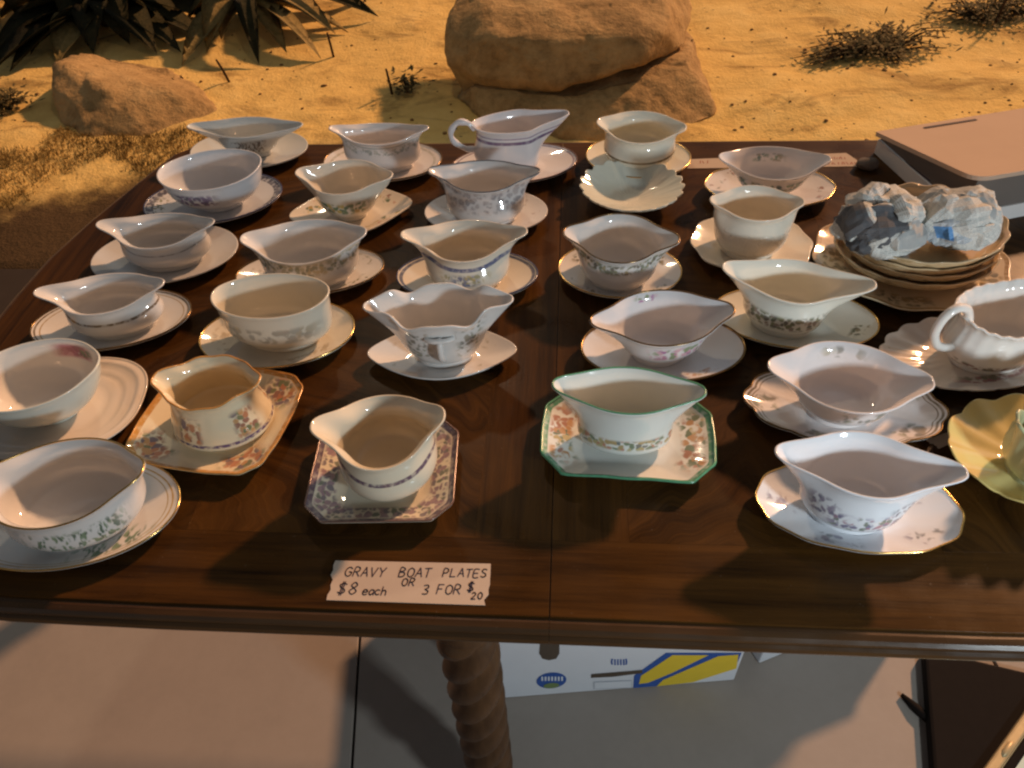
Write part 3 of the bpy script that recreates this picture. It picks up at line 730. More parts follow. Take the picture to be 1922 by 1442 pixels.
# each piece: plate box in the photo, left and right lip tips, back and front rim at the middle, and how it is made
ITEMS = {
'A1': dict(s=(360, 575, 245, 315), tl=(352, 238), tr=(566, 236), yb=222, yf=258, prof='flare', lip=(.030, .030), base=(0.60, 0.63, 0.62), dec=[FL(.22, .14, BRN, u=.78, uw=.07, scale=85, str=(3, 3, .7), dens=.62)], sd=[], pw=5,
    lb='pale grey-blue gravy boat with brown stems, beside the table\'s back corner', ls='plain saucer under the pale grey-blue boat with brown stems'),
'A2': dict(s=(280, 522, 328, 420), tl=(287, 338), tr=(481, 318), yb=284, yf=356, prof='cup', lip=(0, 0), base=BL, dec=[FL(.30, .09, PUR, u=.70, uw=.055, scale=120, dens=.75, sz=.6)], sd=[BD(.93, .05, (.10, .10, .13), lo=.2), FL(.82, .08, OLV, u=.5, uw=.05, dens=.6)], line=None, sline=NAVYLINE, syaw=13,
    lb='lipless oval white bowl with a dark purple flower spray', ls='white saucer with a mottled dark border under the purple flower bowl'),
'A3': dict(s=(180, 440, 425, 530), tl=(183, 420), tr=(400, 418), yb=404, yf=465, prof='waist', lip=(.022, .016), base=GY, dec=[BD(.30, .006, (.30, .29, .28), lo=.3)], sd=[], sline=None, syaw=8,
    lb='plain white gravy boat with a faint raised line, no decoration', ls='plain greyish white saucer with no rim line'),
'A4': dict(s=(70, 350, 548, 655), tl=(66, 548), tr=(306, 532), yb=518, yf=588, prof='waist', lip=(.024, .014), base=W0, dec=[BD(.27, .012, (.16, .12, .08), lo=.2)], sd=[BD(.96, .008, (.15, .11, .06)), BD(.90, .004, (.35, .24, .10))], sline=DARKGOLD, syaw=10,
    lb='white gravy boat with a brown dotted line round its belly', ls='oval white saucer with double brown and gold rim lines'),
'A5': dict(s=(-60, 262, 680, 850), tl=(-85, 725), tr=(178, 690), yb=645, yf=765, prof='cup', lip=(.004, .004), base=(0.62, 0.68, 0.63), dec=[dict(k='wash', v=.78, hw=.27, s=.01, a=.9, c=(.76, .72, .66)), FL(.63, .075, [(.42, .14, .20), (.52, .22, .28), (.36, .10, .15)], u=.165, uw=.048, scale=90, dens=1.3, sz=.95, a=.95), FL(.63, .05, GRN, u=.125, uw=.015, scale=120, dens=.85, sz=.6)], sd=[], skind=('oval', dict(n=2.6)), sbase=(.75, .66, .56), ridge=(.0016, .6, 46), syaw=8, zmul=1,
    lb='celadon green bowl with a pink rose painted inside', ls='peach coloured saucer with concentric ridges'),
'A6': dict(s=(-70, 330, 868, 1063), tl=(-60, 905), tr=(268, 882), yb=832, yf=985, prof='round', lip=(.014, .012), base=W0, dec=[FL(.22, .10, GRN, u=.80, uw=.10, scale=95, dens=.6, str=(2, 2, .8))], sd=[FL(.78, .12, GRN, u=.86, uw=.06, scale=75, dens=.62, str=(2, .8, 1)), BD(.93, .006, (.45, .30, .10)), BD(.88, .003, (.40, .30, .14))], line=GOLD, sline=GOLD, syaw=6,
    lb='white gravy boat with gilded lip and green bamboo leaves', ls='gold rimmed white saucer with green bamboo leaves'),
'B1': dict(s=(608, 828, 265, 340), tl=(619, 240), tr=(803, 240), yb=233, yf=272, prof='waist', lip=(.016, .016), base=(0.72, 0.70, 0.69), dec=[FL(.33, .04, [(.28, .33, .28), (.40, .40, .34), (.22, .26, .24)], scale=150, dens=.75, a=.7), BD(.40, .006, (.35, .38, .36))], sd=[BD(.88, .02, (.45, .44, .38), lo=.3)], sline=DARKGOLD,
    lb='white gravy boat with a pale sage green patterned collar', ls='peach lit saucer under the boat with the sage collar'),
'B2': dict(s=(555, 763, 348, 440), tl=(557, 322), tr=(735, 330), yb=302, yf=365, prof='cup', lip=(.018, .018), base=CR, dec=[FL(.25, .08, YEL, u=.75, uw=.13, scale=110, dens=.72, sz=.55)], sd=[FL(.80, .13, YEL + ORG[:2], scale=90, dens=.5, u=.5, uw=.30, rep=4)], skind=('point', dict(p=.30, wv=(.02, 4))), sline=None, syaw=12, skip=0,
    lb='small cream gravy boat with yellow flowers and green leaves', ls='pointed cream saucer with autumn coloured flower sprays'),
'B3': dict(s=(448, 717, 465, 555), tl=(453, 447), tr=(686, 436), yb=415, yf=495, prof='round', lip=(.016, .014), base=W0, dec=[FL(.36, .08, [(.26, .28, .20), (.38, .38, .30), (.18, .20, .16), (.42, .36, .22)], scale=120, dens=.85, sz=.5)], sd=[FL(.80, .09, OLV, scale=110, dens=.5, u=.5, uw=.28, rep=5)], line=None, sline=DARKGOLD, syaw=8,
    lb='white gravy boat with a broad grey-green floral band', ls='white saucer with small olive sprigs under the grey-green banded boat'),
'B4': dict(s=(380, 662, 565, 690), tl=(395, 560), tr=(612, 560), yb=517, yf=597, prof='straight', lip=(0, 0), base=(.70, .66, .55), dec=[FL(.24, .085, [(.32, .26, .17), (.26, .25, .21), (.22, .20, .16)], u=.73, uw=.16, scale=70, dens=.62, sz=.55, a=.65)], sd=[FL(.78, .10, [(.34, .25, .13), (.28, .22, .13)], scale=70, dens=.55, u=.55, uw=.25, rep=3, a=.6)], line=None, sline=GOLD, syaw=6,
    lb='deep lipless cream bowl with faded tan leaves', ls='gold edged cream saucer with faded tan leaf sprays'),
'B5': dict(s=(272, 545, 695, 880), tl=(287, 710), tr=(487, 715), yb=672, yf=768, prof='bell', lip=(.012, .010), base=(.76, .66, .46), dec=[FL(.20, .12, ORG, u=.5, uw=.20, rep=5, scale=110, dens=.66, sz=.55), BD(.05, .015, (.10, .07, .16), lo=0)], sd=[FL(.78, .14, ORG, u=.5, uw=.34, rep=4, scale=100, dens=.80, sz=.60), BD(.965, .025, (.50, .26, .06), lo=.5)], skind=('oval', dict(n=4.4, wv=(.009, 12))), sline=ORANGELINE, line=ORANGELINE, syaw=-8, attached=1, wave=[(.0011, 9, 0)],
    lb='small ochre edged sauce boat with orange flowers fixed on a square plate'),
'C1': dict(s=(850, 1082, 270, 345), tl=(885, 240), tr=(1066, 216), yb=204, yf=246, prof='round', lip=(0, .040), base=(.70, .69, .71), dec=[BD(.37, .014, (.16, .11, .20)), BD(.42, .004, (.30, .24, .33))], sd=[BD(.95, .01, (.25, .20, .26))], sline=BROWNLINE, handle=1, pw=4,
    lb='white sauce jug with a loop handle and purple band', ls='white saucer under the jug with the purple band'),
'C2': dict(s=(797, 1027, 355, 440), tl=(805, 320), tr=(1012, 322), yb=303, yf=362, prof='waist', lip=(.020, .020), base=(.70, .69, .68), dec=[FL(.33, .12, [(.16, .15, .16), (.28, .26, .26), (.36, .33, .32)], scale=95, dens=.7, a=.8), dict(k='wash', v=.33, hw=.1, a=.35, c=(.36, .35, .37))], sd=[FL(.80, .07, [(.34, .28, .27), (.42, .36, .33)], scale=110, dens=.4, a=.6)], line=GREYLINE, sline=None,
    lb='white gravy boat with charcoal rim and grey landscape band', ls='plain white saucer under the charcoal rimmed boat'),
'C3': dict(s=(745, 1008, 470, 565), tl=(754, 440), tr=(988, 434), yb=415, yf=492, prof='waist', lip=(.024, .022), base=CR, dec=[BD(.34, .018, (.12, .14, .24), lo=.5), FL(.22, .055, [(.06, .09, .20), (.10, .14, .26), (.20, .20, .20)], u=.75, uw=.035, scale=130, dens=.85, sz=.6), FL(.24, .04, [(.42, .33, .12), (.30, .28, .14)], u=.75, uw=.08, scale=120, dens=.5)], sd=[BD(.945, .022, (.13, .14, .19))], sline=NAVYLINE, 
    lb='cream gravy boat with a slate blue band and blue medallion', ls='cream saucer with a slate blue rim'),
'C4': dict(s=(697, 962, 610, 712), tl=(683, 572), tr=(961, 558), yb=537, yf=617, prof='flare', lip=(.018, .018), base=W0, dec=[FL(.28, .16, OLV, u=.66, uw=.035, scale=110, dens=.62, a=.7), FL(.28, .16, OLV, u=.86, uw=.035, scale=110, dens=.62, a=.7)], sd=[FL(.75, .1, [(.45, .38, .28), (.36, .34, .26)], scale=90, dens=.45, u=.5, uw=.2, rep=4, a=.6)], skind=('point', dict(p=.28)), sline=None, line=None, thandle=1, wave=[(.0045, 6, math.pi), (.002, 10, 0)],
    lb='tall flaring white gravy boat with scalloped rim and T shaped grip', ls='pointed boat shaped white saucer under the flaring scalloped boat'),
'C5': dict(s=(588, 855, 790, 980), tl=(585, 800), tr=(833, 778), yb=745, yf=882, prof='waist', lip=(.016, .012), base=IV, dec=[BD(.27, .012, (.13, .09, .13), lo=.15)], sd=[BD(.955, .032, (.12, .085, .11), lo=.6), FL(.78, .12, [(.22, .13, .18), (.12, .10, .14), (.10, .12, .09), (.28, .17, .20)], scale=120, dens=.70, sz=.55)], skind=('octagon', dict(cut=.30)), sline=BROWNLINE, syaw=3, attached=1, 
    lb='ivory gravy boat fixed on a cut-corner plate with purple floral border'),
'D1': dict(s=(1100, 1295, 255, 335), tl=(1122, 228), tr=(1287, 240), yb=210, yf=270, prof='waist', lip=(.012, .012), base=(.77, .75, .64), dec=[BD(.18, .012, (.20, .15, .08))], sd=[], sline=GOLD, line=None,
    lb='cream gravy boat with one thin brown line near its foot', ls='gold edged saucer touching the scalloped shell dish'),
'D3': dict(s=(1048, 1278, 455, 560), tl=(1059, 440), tr=(1275, 455), yb=403, yf=495, prof='round', lip=(.018, .020), base=W0, dec=[FL(.36, .055, [(.20, .22, .12), (.12, .10, .06), (.34, .28, .14), (.16, .18, .10)], scale=130, dens=.85, sz=.5)], sd=[FL(.84, .07, OLV, scale=100, dens=.5, u=.5, uw=.25, rep=4)], line=DARKGOLD, sline=GOLD,
    lb='white gravy boat with gilt edge and narrow olive floral frieze', ls='gold edged white saucer with dark sprigs on its right end'),
'D4': dict(s=(1090, 1397, 590, 718), tl=(1110, 610), tr=(1378, 585), yb=547, yf=650, prof='flare', lip=(.020, .016), base=(.70, .70, .72), dec=[FL(.28, .10, PNK, u=.79, uw=.085, scale=100, dens=.72, sz=.55), FL(.56, .03, PNK, u=.28, uw=.02, scale=110, dens=.8)], sd=[FL(.80, .07, [(.45, .22, .10), (.40, .30, .14)], u=.83, uw=.03, scale=110, dens=.6)], line=DARKGOLD, sline=DARKGOLD, swide=.0019, syaw=3,
    lb='white gravy boat with gilt edge and pink roses on its side', ls='white saucer with a thick dark gilt rim'),
'D5': dict(s=(1018, 1337, 740, 900), tl=(1038, 735), tr=(1325, 750), yb=692, yf=778, prof='box', lip=(.020, .020), base=(.72, .74, .70), dec=[FL(.13, .045, [(.36, .24, .06), (.10, .15, .06), (.42, .16, .07), (.08, .10, .09), (.36, .30, .10)], scale=120, dens=.68, sz=.55)], sd=[BD(.965, .03, (.10, .27, .16), lo=.5), FL(.78, .13, [(.42, .20, .05), (.34, .12, .05), (.09, .13, .05), (.40, .30, .10)], u=.0, uw=.16, rep=2, scale=90, dens=.62, sz=.55), FL(.78, .13, [(.42, .20, .05), (.34, .12, .05), (.09, .13, .05)], u=1.0, uw=.16, rep=2, scale=90, dens=.62, sz=.55)], skind=('octagon', dict(cut=.42, wv=(.008, 8))), line=GREENLINE, sline=GREENLINE, swide=.0018, attached=1, syaw=-3, zp=2.2, pw=4,
    lb='green edged gravy boat with orange flowers fixed on a cut-corner plate'),
'E1': dict(s=(1323, 1565, 310, 390), tl=(1351, 295), tr=(1558, 298), yb=277, yf=338, prof='flare', lip=(.014, .014), base=(.74, .72, .72), dec=[FL(.22, .12, TEA, scale=95, dens=.62, sz=.5), FL(.66, .06, TEA, u=.25, uw=.055, scale=95, dens=.75, sz=.5)], sd=[FL(.84, .08, [(.30, .16, .12), (.16, .18, .14)], scale=90, dens=.42)], skind=('oval', dict(wv=(.010, 10))), sline=GOLD, line=None,
    lb='white gravy boat with teal flowers inside and out, before the taped note', ls='scalloped gold edged saucer under the teal flowered boat'),
'E2': dict(s=(1298, 1522, 400, 515), tl=(1335, 378), tr=(1509, 380), yb=350, yf=415, prof='pot', lip=(.012, .012), base=(.78, .73, .62), dec=[], sd=[], skind=('oval', dict(wv=(.022, 10))), sline=None, line=None, emb=.22, zp=5,
    lb='round bellied cream gravy boat with embossed basket texture', ls='wavy edged cream saucer under the embossed boat'),
'E3': dict(s=(1340, 1643, 540, 655), tl=(1358, 500), tr=(1643, 535), yb=490, yf=570, prof='round', lip=(.026, .036), base=(.78, .77, .68), dec=[FL(.20, .075, [(.17, .18, .07), (.10, .09, .06), (.26, .18, .14), (.12, .13, .05)], u=.73, uw=.16, scale=120, dens=.72, sz=.5)], sd=[FL(.80, .09, OLV, u=.97, uw=.03, scale=90, dens=.65)], sline=GOLD, line=None, pw=4, 
    lb='long cream gravy boat with an olive flower garland', ls='gold rimmed saucer under the long olive garland boat'),
'E4': dict(s=(1400, 1768, 690, 835), tl=(1445, 690), tr=(1753, 722), yb=645, yf=773, prof='flare', lip=(.018, .016), base=(.74, .71, .71), dec=[FL(.60, .055, OLV + [(.34, .30, .16)], u=.25, uw=.05, scale=70, dens=.7, str=(1, 1, .7), a=.6), FL(.28, .1, OLV, u=.80, uw=.06, scale=80, dens=.55, a=.7)], sd=[FL(.80, .13, OLV, u=.5, uw=.18, rep=5, scale=60, dens=.55, a=.7), BD(.955, .010, (.20, .16, .10)), BD(.91, .004, (.25, .2, .14))], skind=('oval', dict(sc=(.05, 10))), sline=DARKGOLD, line=None,
    lb='wide pale pink gravy boat with an olive leaf painted inside', ls='scalloped white saucer with olive leaves and dark double rim line'),
'E5': dict(s=(1422, 1798, 870, 1035), tl=(1458, 850), tr=(1815, 890), yb=815, yf=933, prof='round', lip=(.026, .030), base=(.74, .76, .80), dec=[FL(.16, .08, [(.12, .10, .20), (.30, .12, .18), (.12, .15, .10), (.20, .16, .26)], u=.76, uw=.09, scale=110, dens=.6, sz=.5), FL(.24, .08, [(.10, .09, .16), (.22, .18, .26)], u=.63, uw=.03, scale=110, dens=.6), FL(.22, .08, [(.10, .09, .12), (.20, .16, .20)], u=.90, uw=.04, scale=100, dens=.6)], sd=[FL(.76, .12, [(.16, .14, .22), (.12, .13, .14), (.26, .2, .24)], scale=80, dens=.48, u=.5, uw=.2, rep=5, a=.7)], skind=('oval', dict(wv=(.010, 12), n=2.15)), sline=GOLD, line=None, pw=5,
    lb='bluish white gravy boat with long curling lips and tiny purple flowers', ls='gold edged white saucer with scattered grey-violet flowers'),
}
def solve_z(f, target):
    lo, hi = 0.02, 0.16
    for _ in range(40):
        mid = (lo + hi) / 2
        if f(mid) > target: lo = mid       # higher plane -> nearer
        else: hi = mid
    return (lo + hi) / 2
def place(it):
    s = it['s']; hs_ = TZ + 0.017; cx = (s[0] + s[1]) / 2; cy = (s[2] + s[3]) / 2
    L = tp(s[0], cy, hs_); Rr = tp(s[1], cy, hs_); T = tp(cx, s[2], hs_); B = tp(cx, s[3], hs_)
    c = (T + B) / 2; sa = (Rr - L).length / 2; sb = (T - B).length / 2
    xm = (it['tl'][0] + it['tr'][0]) / 2
    zm = solve_z(lambda z: (tp(xm, it['yb'], TZ + z).y + tp(xm, it['yf'], TZ + z).y) / 2, c.y)
    zt = solve_z(lambda z: (tp(*it['tl'], TZ + z).y + tp(*it['tr'], TZ + z).y) / 2, c.y)
    zm = min(max(zm, 0.050), 0.094); zt = min(max(zt, zm + 0.004), zm + 0.034)
    a = tp(*it['tl'], TZ + zt); b = tp(*it['tr'], TZ + zt)
    w = (tp(xm, it['yb'], TZ + zm) - tp(xm, it['yf'], TZ + zm)).length
    return c, sa, sb, (a + b) / 2, (b - a).length, w, math.atan2(b.y - a.y, b.x - a.x), zm, zt
BOATG = None
for key, it in ITEMS.items():
    c, sa, sb, bc, bl, bw, ang, zm, zt = place(it)
    att = it.get('attached'); z0 = 0.0125
    ang = max(-0.28, min(0.28, ang))
    bc = Vector((bc.x, c.y, 0))
    mat = ceramic('china_' + key, it['base'], it['dec'], emboss=it.get('emb', 0.0))
    smat = ceramic('china_plate_' + key, it.get('sbase', it['base']), it['sd'])
    boat = empty('gravy_boat', (bc.x, bc.y, TZ + (0.0002 if att else 0.0072)), ang, it['lb'], 'gravy boat')
    off = 0.0 if att else 0.0072
    S = dict(aL=bl / 2, aR=bl / 2, lipL=it['lip'][0] * 1.25, lipR=it['lip'][1] * 1.25, b=bw / 2, zm=zm - off, ztL=zt - off, ztR=zt - off, z0=0.0075 + (0.0072 if att else 0), prof=it['prof'], pw=it.get('pw', 9.0), zp=it.get('zp', 2.4), wave=it.get('wave', ()), rimfl=0.002)
    dy = tp(*it['tl'], TZ + zt)
    bo, P, rim = build_bowl(S, mat, boat)
    if not att: foot_ring(S, mat, boat, 0.0002)
    if it.get('line'): rim_line(lambda t: P(t, 1.0, 0.0015, 0.0009), it['line'], boat, 0.0012)
    syaw = R(it.get('syaw', math.degrees(ang) * 0.6))
    kd, par = it.get('skind', ('oval', {}))
    # axis lengths of a turned oval from its box
    ca, sa_ = math.cos(syaw), math.sin(syaw)
    A2 = (sa * sa * ca * ca - sb * sb * sa_ * sa_) / (ca ** 4 - sa_ ** 4); B2 = (sb * sb * ca * ca - sa * sa * sa_ * sa_) / (ca ** 4 - sa_ ** 4)
    A_, B_ = math.sqrt(max(A2, 0.004)), math.sqrt(max(B2, 0.0022))
    if att:
        root = boat; pl, edge = build_plate(outline(kd, A_, B_, par), smat, boat, 0.019, 0.55, 'underplate')
        pl.rotation_euler = (0, 0, syaw - ang)
        dl = c - bc; pl.location = (dl.x * math.cos(-ang), dl.x * math.sin(-ang), 0)
        pr = pl
    else:
        if it.get('sline'):
            pr = empty('saucer', (c.x, c.y, TZ + 0.0002), syaw, it['ls'], 'saucer')
            pl, edge = build_plate(outline(kd, A_, B_, par), smat, pr, 0.018, 0.50, ridge=it.get('ridge'))
        else:
            pr, edge = build_plate(outline(kd, A_, B_, par), smat, None, 0.018, 0.50, 'saucer', ridge=it.get('ridge'))
            pr.location = (c.x, c.y, TZ + 0.0002); pr.rotation_euler = (0, 0, syaw); tag(pr, it['ls'], 'saucer')
    if it.get('sline'): rim_line(lambda t: edge(t), it['sline'], pr, it.get('swide', 0.0012), 128)
    if it.get('handle'):
        xL = -S['aL']
        pts = smooth_path([(xL + 0.004, 0, 0.048), (xL - 0.012, 0, 0.050), (xL - 0.032, 0, 0.066), (xL - 0.036, 0, 0.084), (xL - 0.024, 0, 0.098), (xL - 0.008, 0, 0.096), (xL + 0.004, 0, 0.084)], 7)
        tube('handle', pts, [0.0042 + 0.0016 * math.sin(i * 0.35) ** 2 for i in range(len(pts))], mat, boat, 12)
    if it.get('thandle'):
        yb_ = P(-math.pi / 2, 0.45).y
        pts = smooth_path([(0, P(-math.pi / 2, .72).y - 0.001, P(-math.pi / 2, .72).z), (0, P(-math.pi / 2, .66).y - 0.009, P(-math.pi / 2, .64).z), (0, P(-math.pi / 2, .4).y - 0.011, P(-math.pi / 2, .4).z), (0, P(-math.pi / 2, .15).y + 0.001, P(-math.pi / 2, .15).z)], 6)
        tube('handle', pts, 0.0042, mat, boat, 10)
        q = P(-math.pi / 2, .70); tube('grip_bar', smooth_path([(-0.017, q.y + 0.001, q.z), (-0.008, q.y - 0.005, q.z + 0.001), (0.008, q.y - 0.005, q.z + 0.001), (0.017, q.y + 0.001, q.z)], 5), 0.0036, mat, boat, 8)

# ------------------------------------------------------------------ pieces without a matching pair
# scalloped shell dish
m = ceramic('china_shell', (.72, .72, .62), [dict(k='wash', v=.75, hw=.3, s=.05, a=.35, c=(.60, .66, .58))])
zs = TZ + .026
sh_c = (tp(1185, 307, zs) + tp(1185, 404, zs)) / 2; d_l = (tp(1090, 353, zs) - tp(1281, 353, zs)).length; d_w = (tp(1185, 307, zs) - tp(1185, 404, zs)).length
dish, _e = build_plate(outline('oval', d_l / 2, d_w / 2, dict(sc=(.07, 21))), m, None, .034, .16, 'shell_dish', flute=(.0025, 21), th=.004)
dish.location = (sh_c.x, sh_c.y, TZ + .0004); dish.rotation_euler = (0, 0, R(-4)); tag(dish, 'scalloped cream shell dish without a saucer', 'dish')

# stack of scalloped bowls on a plate, with newspaper wads in the top bowl
pc = (tp(1708, 402, TZ + .017) + tp(1708, 580, TZ + .017)) / 2
pa = (tp(1528, 490, TZ + .017) - tp(1888, 490, TZ + .017)).length / 2; pb = (tp(1708, 402, TZ + .017) - tp(1708, 580, TZ + .017)).length / 2
TAN = (.62, .47, .28)
m = ceramic('china_stack_plate', (.64, .50, .32), [FL(.80, .12, [(.14, .12, .08), (.24, .19, .11), (.32, .22, .10)], scale=80, dens=.58, sz=.5, u=.5, uw=.25, rep=5), BD(.97, .02, (.35, .22, .09), lo=.4)])
pl, edge = build_plate(outline('oval', pa, pb, dict(wv=(.022, 10))), m, None, .018, .5, 'plate')
pl.location = (pc.x, pc.y, TZ + .0003); tag(pl, 'wavy edged tan plate beneath the stack of bowls', 'plate')
bowl_mat = ceramic('china_stack_bowl', TAN, [FL(.34, .12, [(.40, .26, .11), (.30, .20, .09), (.52, .40, .22)], scale=60, dens=.6, sz=.55, a=.6, str=(1, 1, 2)), BD(.47, .02, (.66, .54, .34), lo=.4)])
zr = solve_z(lambda z: (tp(1707, 352, TZ + z).y + tp(1707, 489, TZ + z).y) / 2, pc.y)
zr = min(zr, 0.088)
ba = (tp(1556, 420, TZ + zr) - tp(1858, 420, TZ + zr)).length / 2; bb = (tp(1707, 352, TZ + zr) - tp(1707, 489, TZ + zr)).length / 2
NB_ = 4; step = 0.0125; base_h = zr - (NB_ - 1) * step - 0.0072
ords = ['lowest', 'second lowest', 'second highest', 'topmost']
for i in range(NB_):
    bo = empty('bowl', (pc.x + (0.002 if i % 2 else -0.001), pc.y, TZ + 0.0075 + i * step), R(7 * i), 'tan scalloped bowl, %s of the stack holding newspaper' % ords[i], 'bowl', 'stacked tan bowls')
    r_ = 1.0 - 0.012 * ((i * 2) % 3)
    S = dict(aL=ba * r_, aR=ba * r_, lipL=0, lipR=0, b=bb * r_, zm=base_h, ztL=base_h, ztR=base_h, z0=.004, prof='cup', flute=(.012, 16), wave=[(.0016, 16, 0)], th=.0032, rimfl=.003)
    build_bowl(S, bowl_mat, bo)
def news_mat(name, base, ink, cov):
    """newsprint with lines of type and solid printed blocks"""
    b = NB(name); oc = b.coord()
    uvn = b.node('ShaderNodeUVMap'); uvn.uv_map = 'UVMap'; sp = b.node('ShaderNodeSeparateXYZ'); b.put(sp.inputs[0], uvn.outputs[0])
    ln = b.math('GREATER_THAN', b.math('FRACT', b.math('MULTIPLY', sp.outputs[1], 26.0)), .5)
    wd = b.math('GREATER_THAN', b.noise(b.map(uvn.outputs[0], (60, 26, 1)), 1.0, 1.0).outputs['Fac'], .45)
    colm = b.math('GREATER_THAN', b.math('FRACT', b.math('MULTIPLY', sp.outputs[0], 3.0)), .12)
    txt = b.math('MULTIPLY', b.math('MULTIPLY', ln, wd), colm)
    col = b.mix(b.math('MULTIPLY', txt, .5), base, ink)
    pic = b.math('MULTIPLY', b.win(sp.outputs[0], .55, .30 * cov, .01), b.win(sp.outputs[1], .5, .34 * cov, .01))
    col = b.mix(b.math('MULTIPLY', pic, .9), col, b.mix(b.noise(oc, 40.0, 3.0).outputs['Fac'], ink, tuple(min(1, x * 2.2 + .02) for x in ink)))
    return b.done(col, 0.88, 0.1)
NEWS = dict(dark=news_mat('newsprint_black_block', (.58, .58, .54), (.035, .037, .045), 1.3), white=news_mat('newsprint_type', (.62, .62, .58), (.12, .12, .13), 0.0),
            grey=news_mat('newsprint_photo', (.60, .60, .57), (.20, .21, .21), 1.0), blue=news_mat('newsprint_blue', (.60, .61, .60), (.05, .16, .34), .55), green=news_mat('newsprint_green', (.56, .57, .52), (.08, .11, .04), .7))
def wad(px, py, z, r, specs, label, seed):
    """ball of crumpled newspaper: overlapping creased sheets bent round a core"""
    c = tp(px, py, z); root = empty('newspaper_wad', c, 0, label, 'newspaper'); rnd = random.Random(seed)
    for k, (az, el, size, key, spin) in enumerate(specs):
        size *= 1.3
        d = Vector((math.cos(R(el)) * math.cos(R(az)), math.cos(R(el)) * math.sin(R(az)), math.sin(R(el)))); t1 = d.cross(Vector((.1, .2, 1))).normalized(); t2 = d.cross(t1)
        a_ = R(spin); t1, t2 = t1 * math.cos(a_) + t2 * math.sin(a_), -t1 * math.sin(a_) + t2 * math.cos(a_)
        n = 9; V = []; F = []; UV = []; rk = r * rnd.uniform(.92, 1.06); so = Vector((seed * 3.1 + k * 1.7, k, 0))
        for j_ in range(n + 1):
            for i_ in range(n + 1):
                u, v = i_ / n - .5, j_ / n - .5
                u2 = u * (1 + .12 * noise.noise(so + Vector((v * 4, 1, 0)))); v2 = v * (1 + .12 * noise.noise(so + Vector((u * 4, 2, 0))))
                p = d * rk + t1 * u2 * size + t2 * v2 * size * .8
                p = p.normalized() * (rk * .45 + p.length * .55 * rk / max(p.length, rk))
                cr = 1 - abs(noise.noise(so + Vector((u * 1.9, v * 1.9, .5)))) * 2.6; cr2 = abs(noise.noise(so + Vector((u * 3.6, v * 3.6, 3))))
                p *= 1 + .16 * cr - .10 * cr2 - .35 * max(0, (u * u + v * v) * 2 - .25)
                V.append(Vector((p.x, p.y, p.z * .82)))
        for j_ in range(n):
            for i_ in range(n):
                q = j_ * (n + 1) + i_
                for tri in ((q, q + 1, q + n + 2), (q, q + n + 2, q + n + 1)):
                    F.append(tri); UV.append(tuple(((x % (n + 1)) / n, (x // (n + 1)) / n) for x in tri))
        mesh_obj('sheet', V, F, NEWS[key], root, smooth=False, uvs=UV)
    bm = bmesh.new(); bmesh.ops.create_icosphere(bm, subdivisions=3, radius=r * .80)
    for v in bm.verts: v.co *= 1 + .16 * noise.noise(v.co * 40); v.co.z *= .8
    bm_obj('core', bm, NEWS['white'], root)
    for ob in root.children:
        if ob.name.startswith('core'): ob.data.uv_layers.new(name='UVMap')
    return root
wad(1650, 428, TZ + zr + .006, .060, [(250, 42, .075, 'dark', 20), (200, 30, .06, 'dark', 60), (300, 25, .055, 'grey', 10), (60, 60, .07, 'white', 40), (330, 62, .05, 'white', 70), (270, 8, .06, 'white', 0), (230, 10, .05, 'dark', 35), (120, 50, .06, 'grey', 0), (10, 30, .05, 'green', 15), (170, 10, .06, 'white', 5)], 'crumpled newspaper wad printed with large black blocks, in the top bowl', 3)
wad(1796, 414, TZ + zr + .014, .054, [(100, 62, .075, 'grey', 15), (250, 48, .06, 'white', 30), (300, 20, .06, 'white', 60), (235, 12, .055, 'blue', 20), (0, 40, .06, 'white', 0), (330, 55, .05, 'grey', 45), (200, 35, .06, 'white', 75), (270, 10, .06, 'white', 10), (40, 20, .06, 'white', 0), (150, 30, .06, 'grey', 30)], 'crumpled pale newspaper wad showing mostly bare type', 8)

# white ribbed sauce boat with loop handle
m = ceramic('china_ribbed', (.78, .75, .71), [FL(.07, .035, [(.25, .12, .10), (.16, .14, .08)], scale=90, dens=.55)])
mS = ceramic('china_ribbed_saucer', (.74, .66, .58), [FL(.62, .10, [(.28, .08, .09), (.34, .13, .12), (.14, .13, .06)], u=.78, uw=.09, scale=70, dens=.6, sz=.5), FL(.85, .08, [(.30, .14, .10), (.2, .16, .1)], scale=80, dens=.3)])
sc_ = (tp(1815, 592, TZ + .017) + tp(1815, 735, TZ + .017)) / 2
pl, edge = build_plate(outline('oval', .112, .067, dict(sc=(.05, 18))), mS, None, .018, .5, 'saucer', flute=(.0018, 18))
pl.location = (sc_.x + .004, sc_.y, TZ + .0003); pl.rotation_euler = (0, 0, R(10)); tag(pl, 'scalloped peach saucer with red sprigs under the ribbed boat', 'saucer')
boat = empty('gravy_boat', (sc_.x + 0.030, sc_.y + 0.006, TZ + .0075), R(21), 'white ribbed gravy boat with loop handle and frilled rim', 'gravy boat')
S = dict(aL=.068, aR=.115, lipL=0, lipR=.045, b=.048, zm=.072, ztL=.080, ztR=.102, z0=.007, prof='round', pw=4, zp=2.5, flute=(.007, 22), wave=[(.0009, 26, 0)], th=.0038, rimfl=.003)
bo, P, rim = build_bowl(S, m, boat); foot_ring(S, m, boat, 0.0)
tube('handle', smooth_path([(-.060, 0, .072), (-.072, 0, .094), (-.090, 0, .100), (-.103, 0, .088), (-.105, 0, .066), (-.092, 0, .044), (-.072, 0, .034), (-.054, 0, .034)], 8), .0054, m, boat, 14)

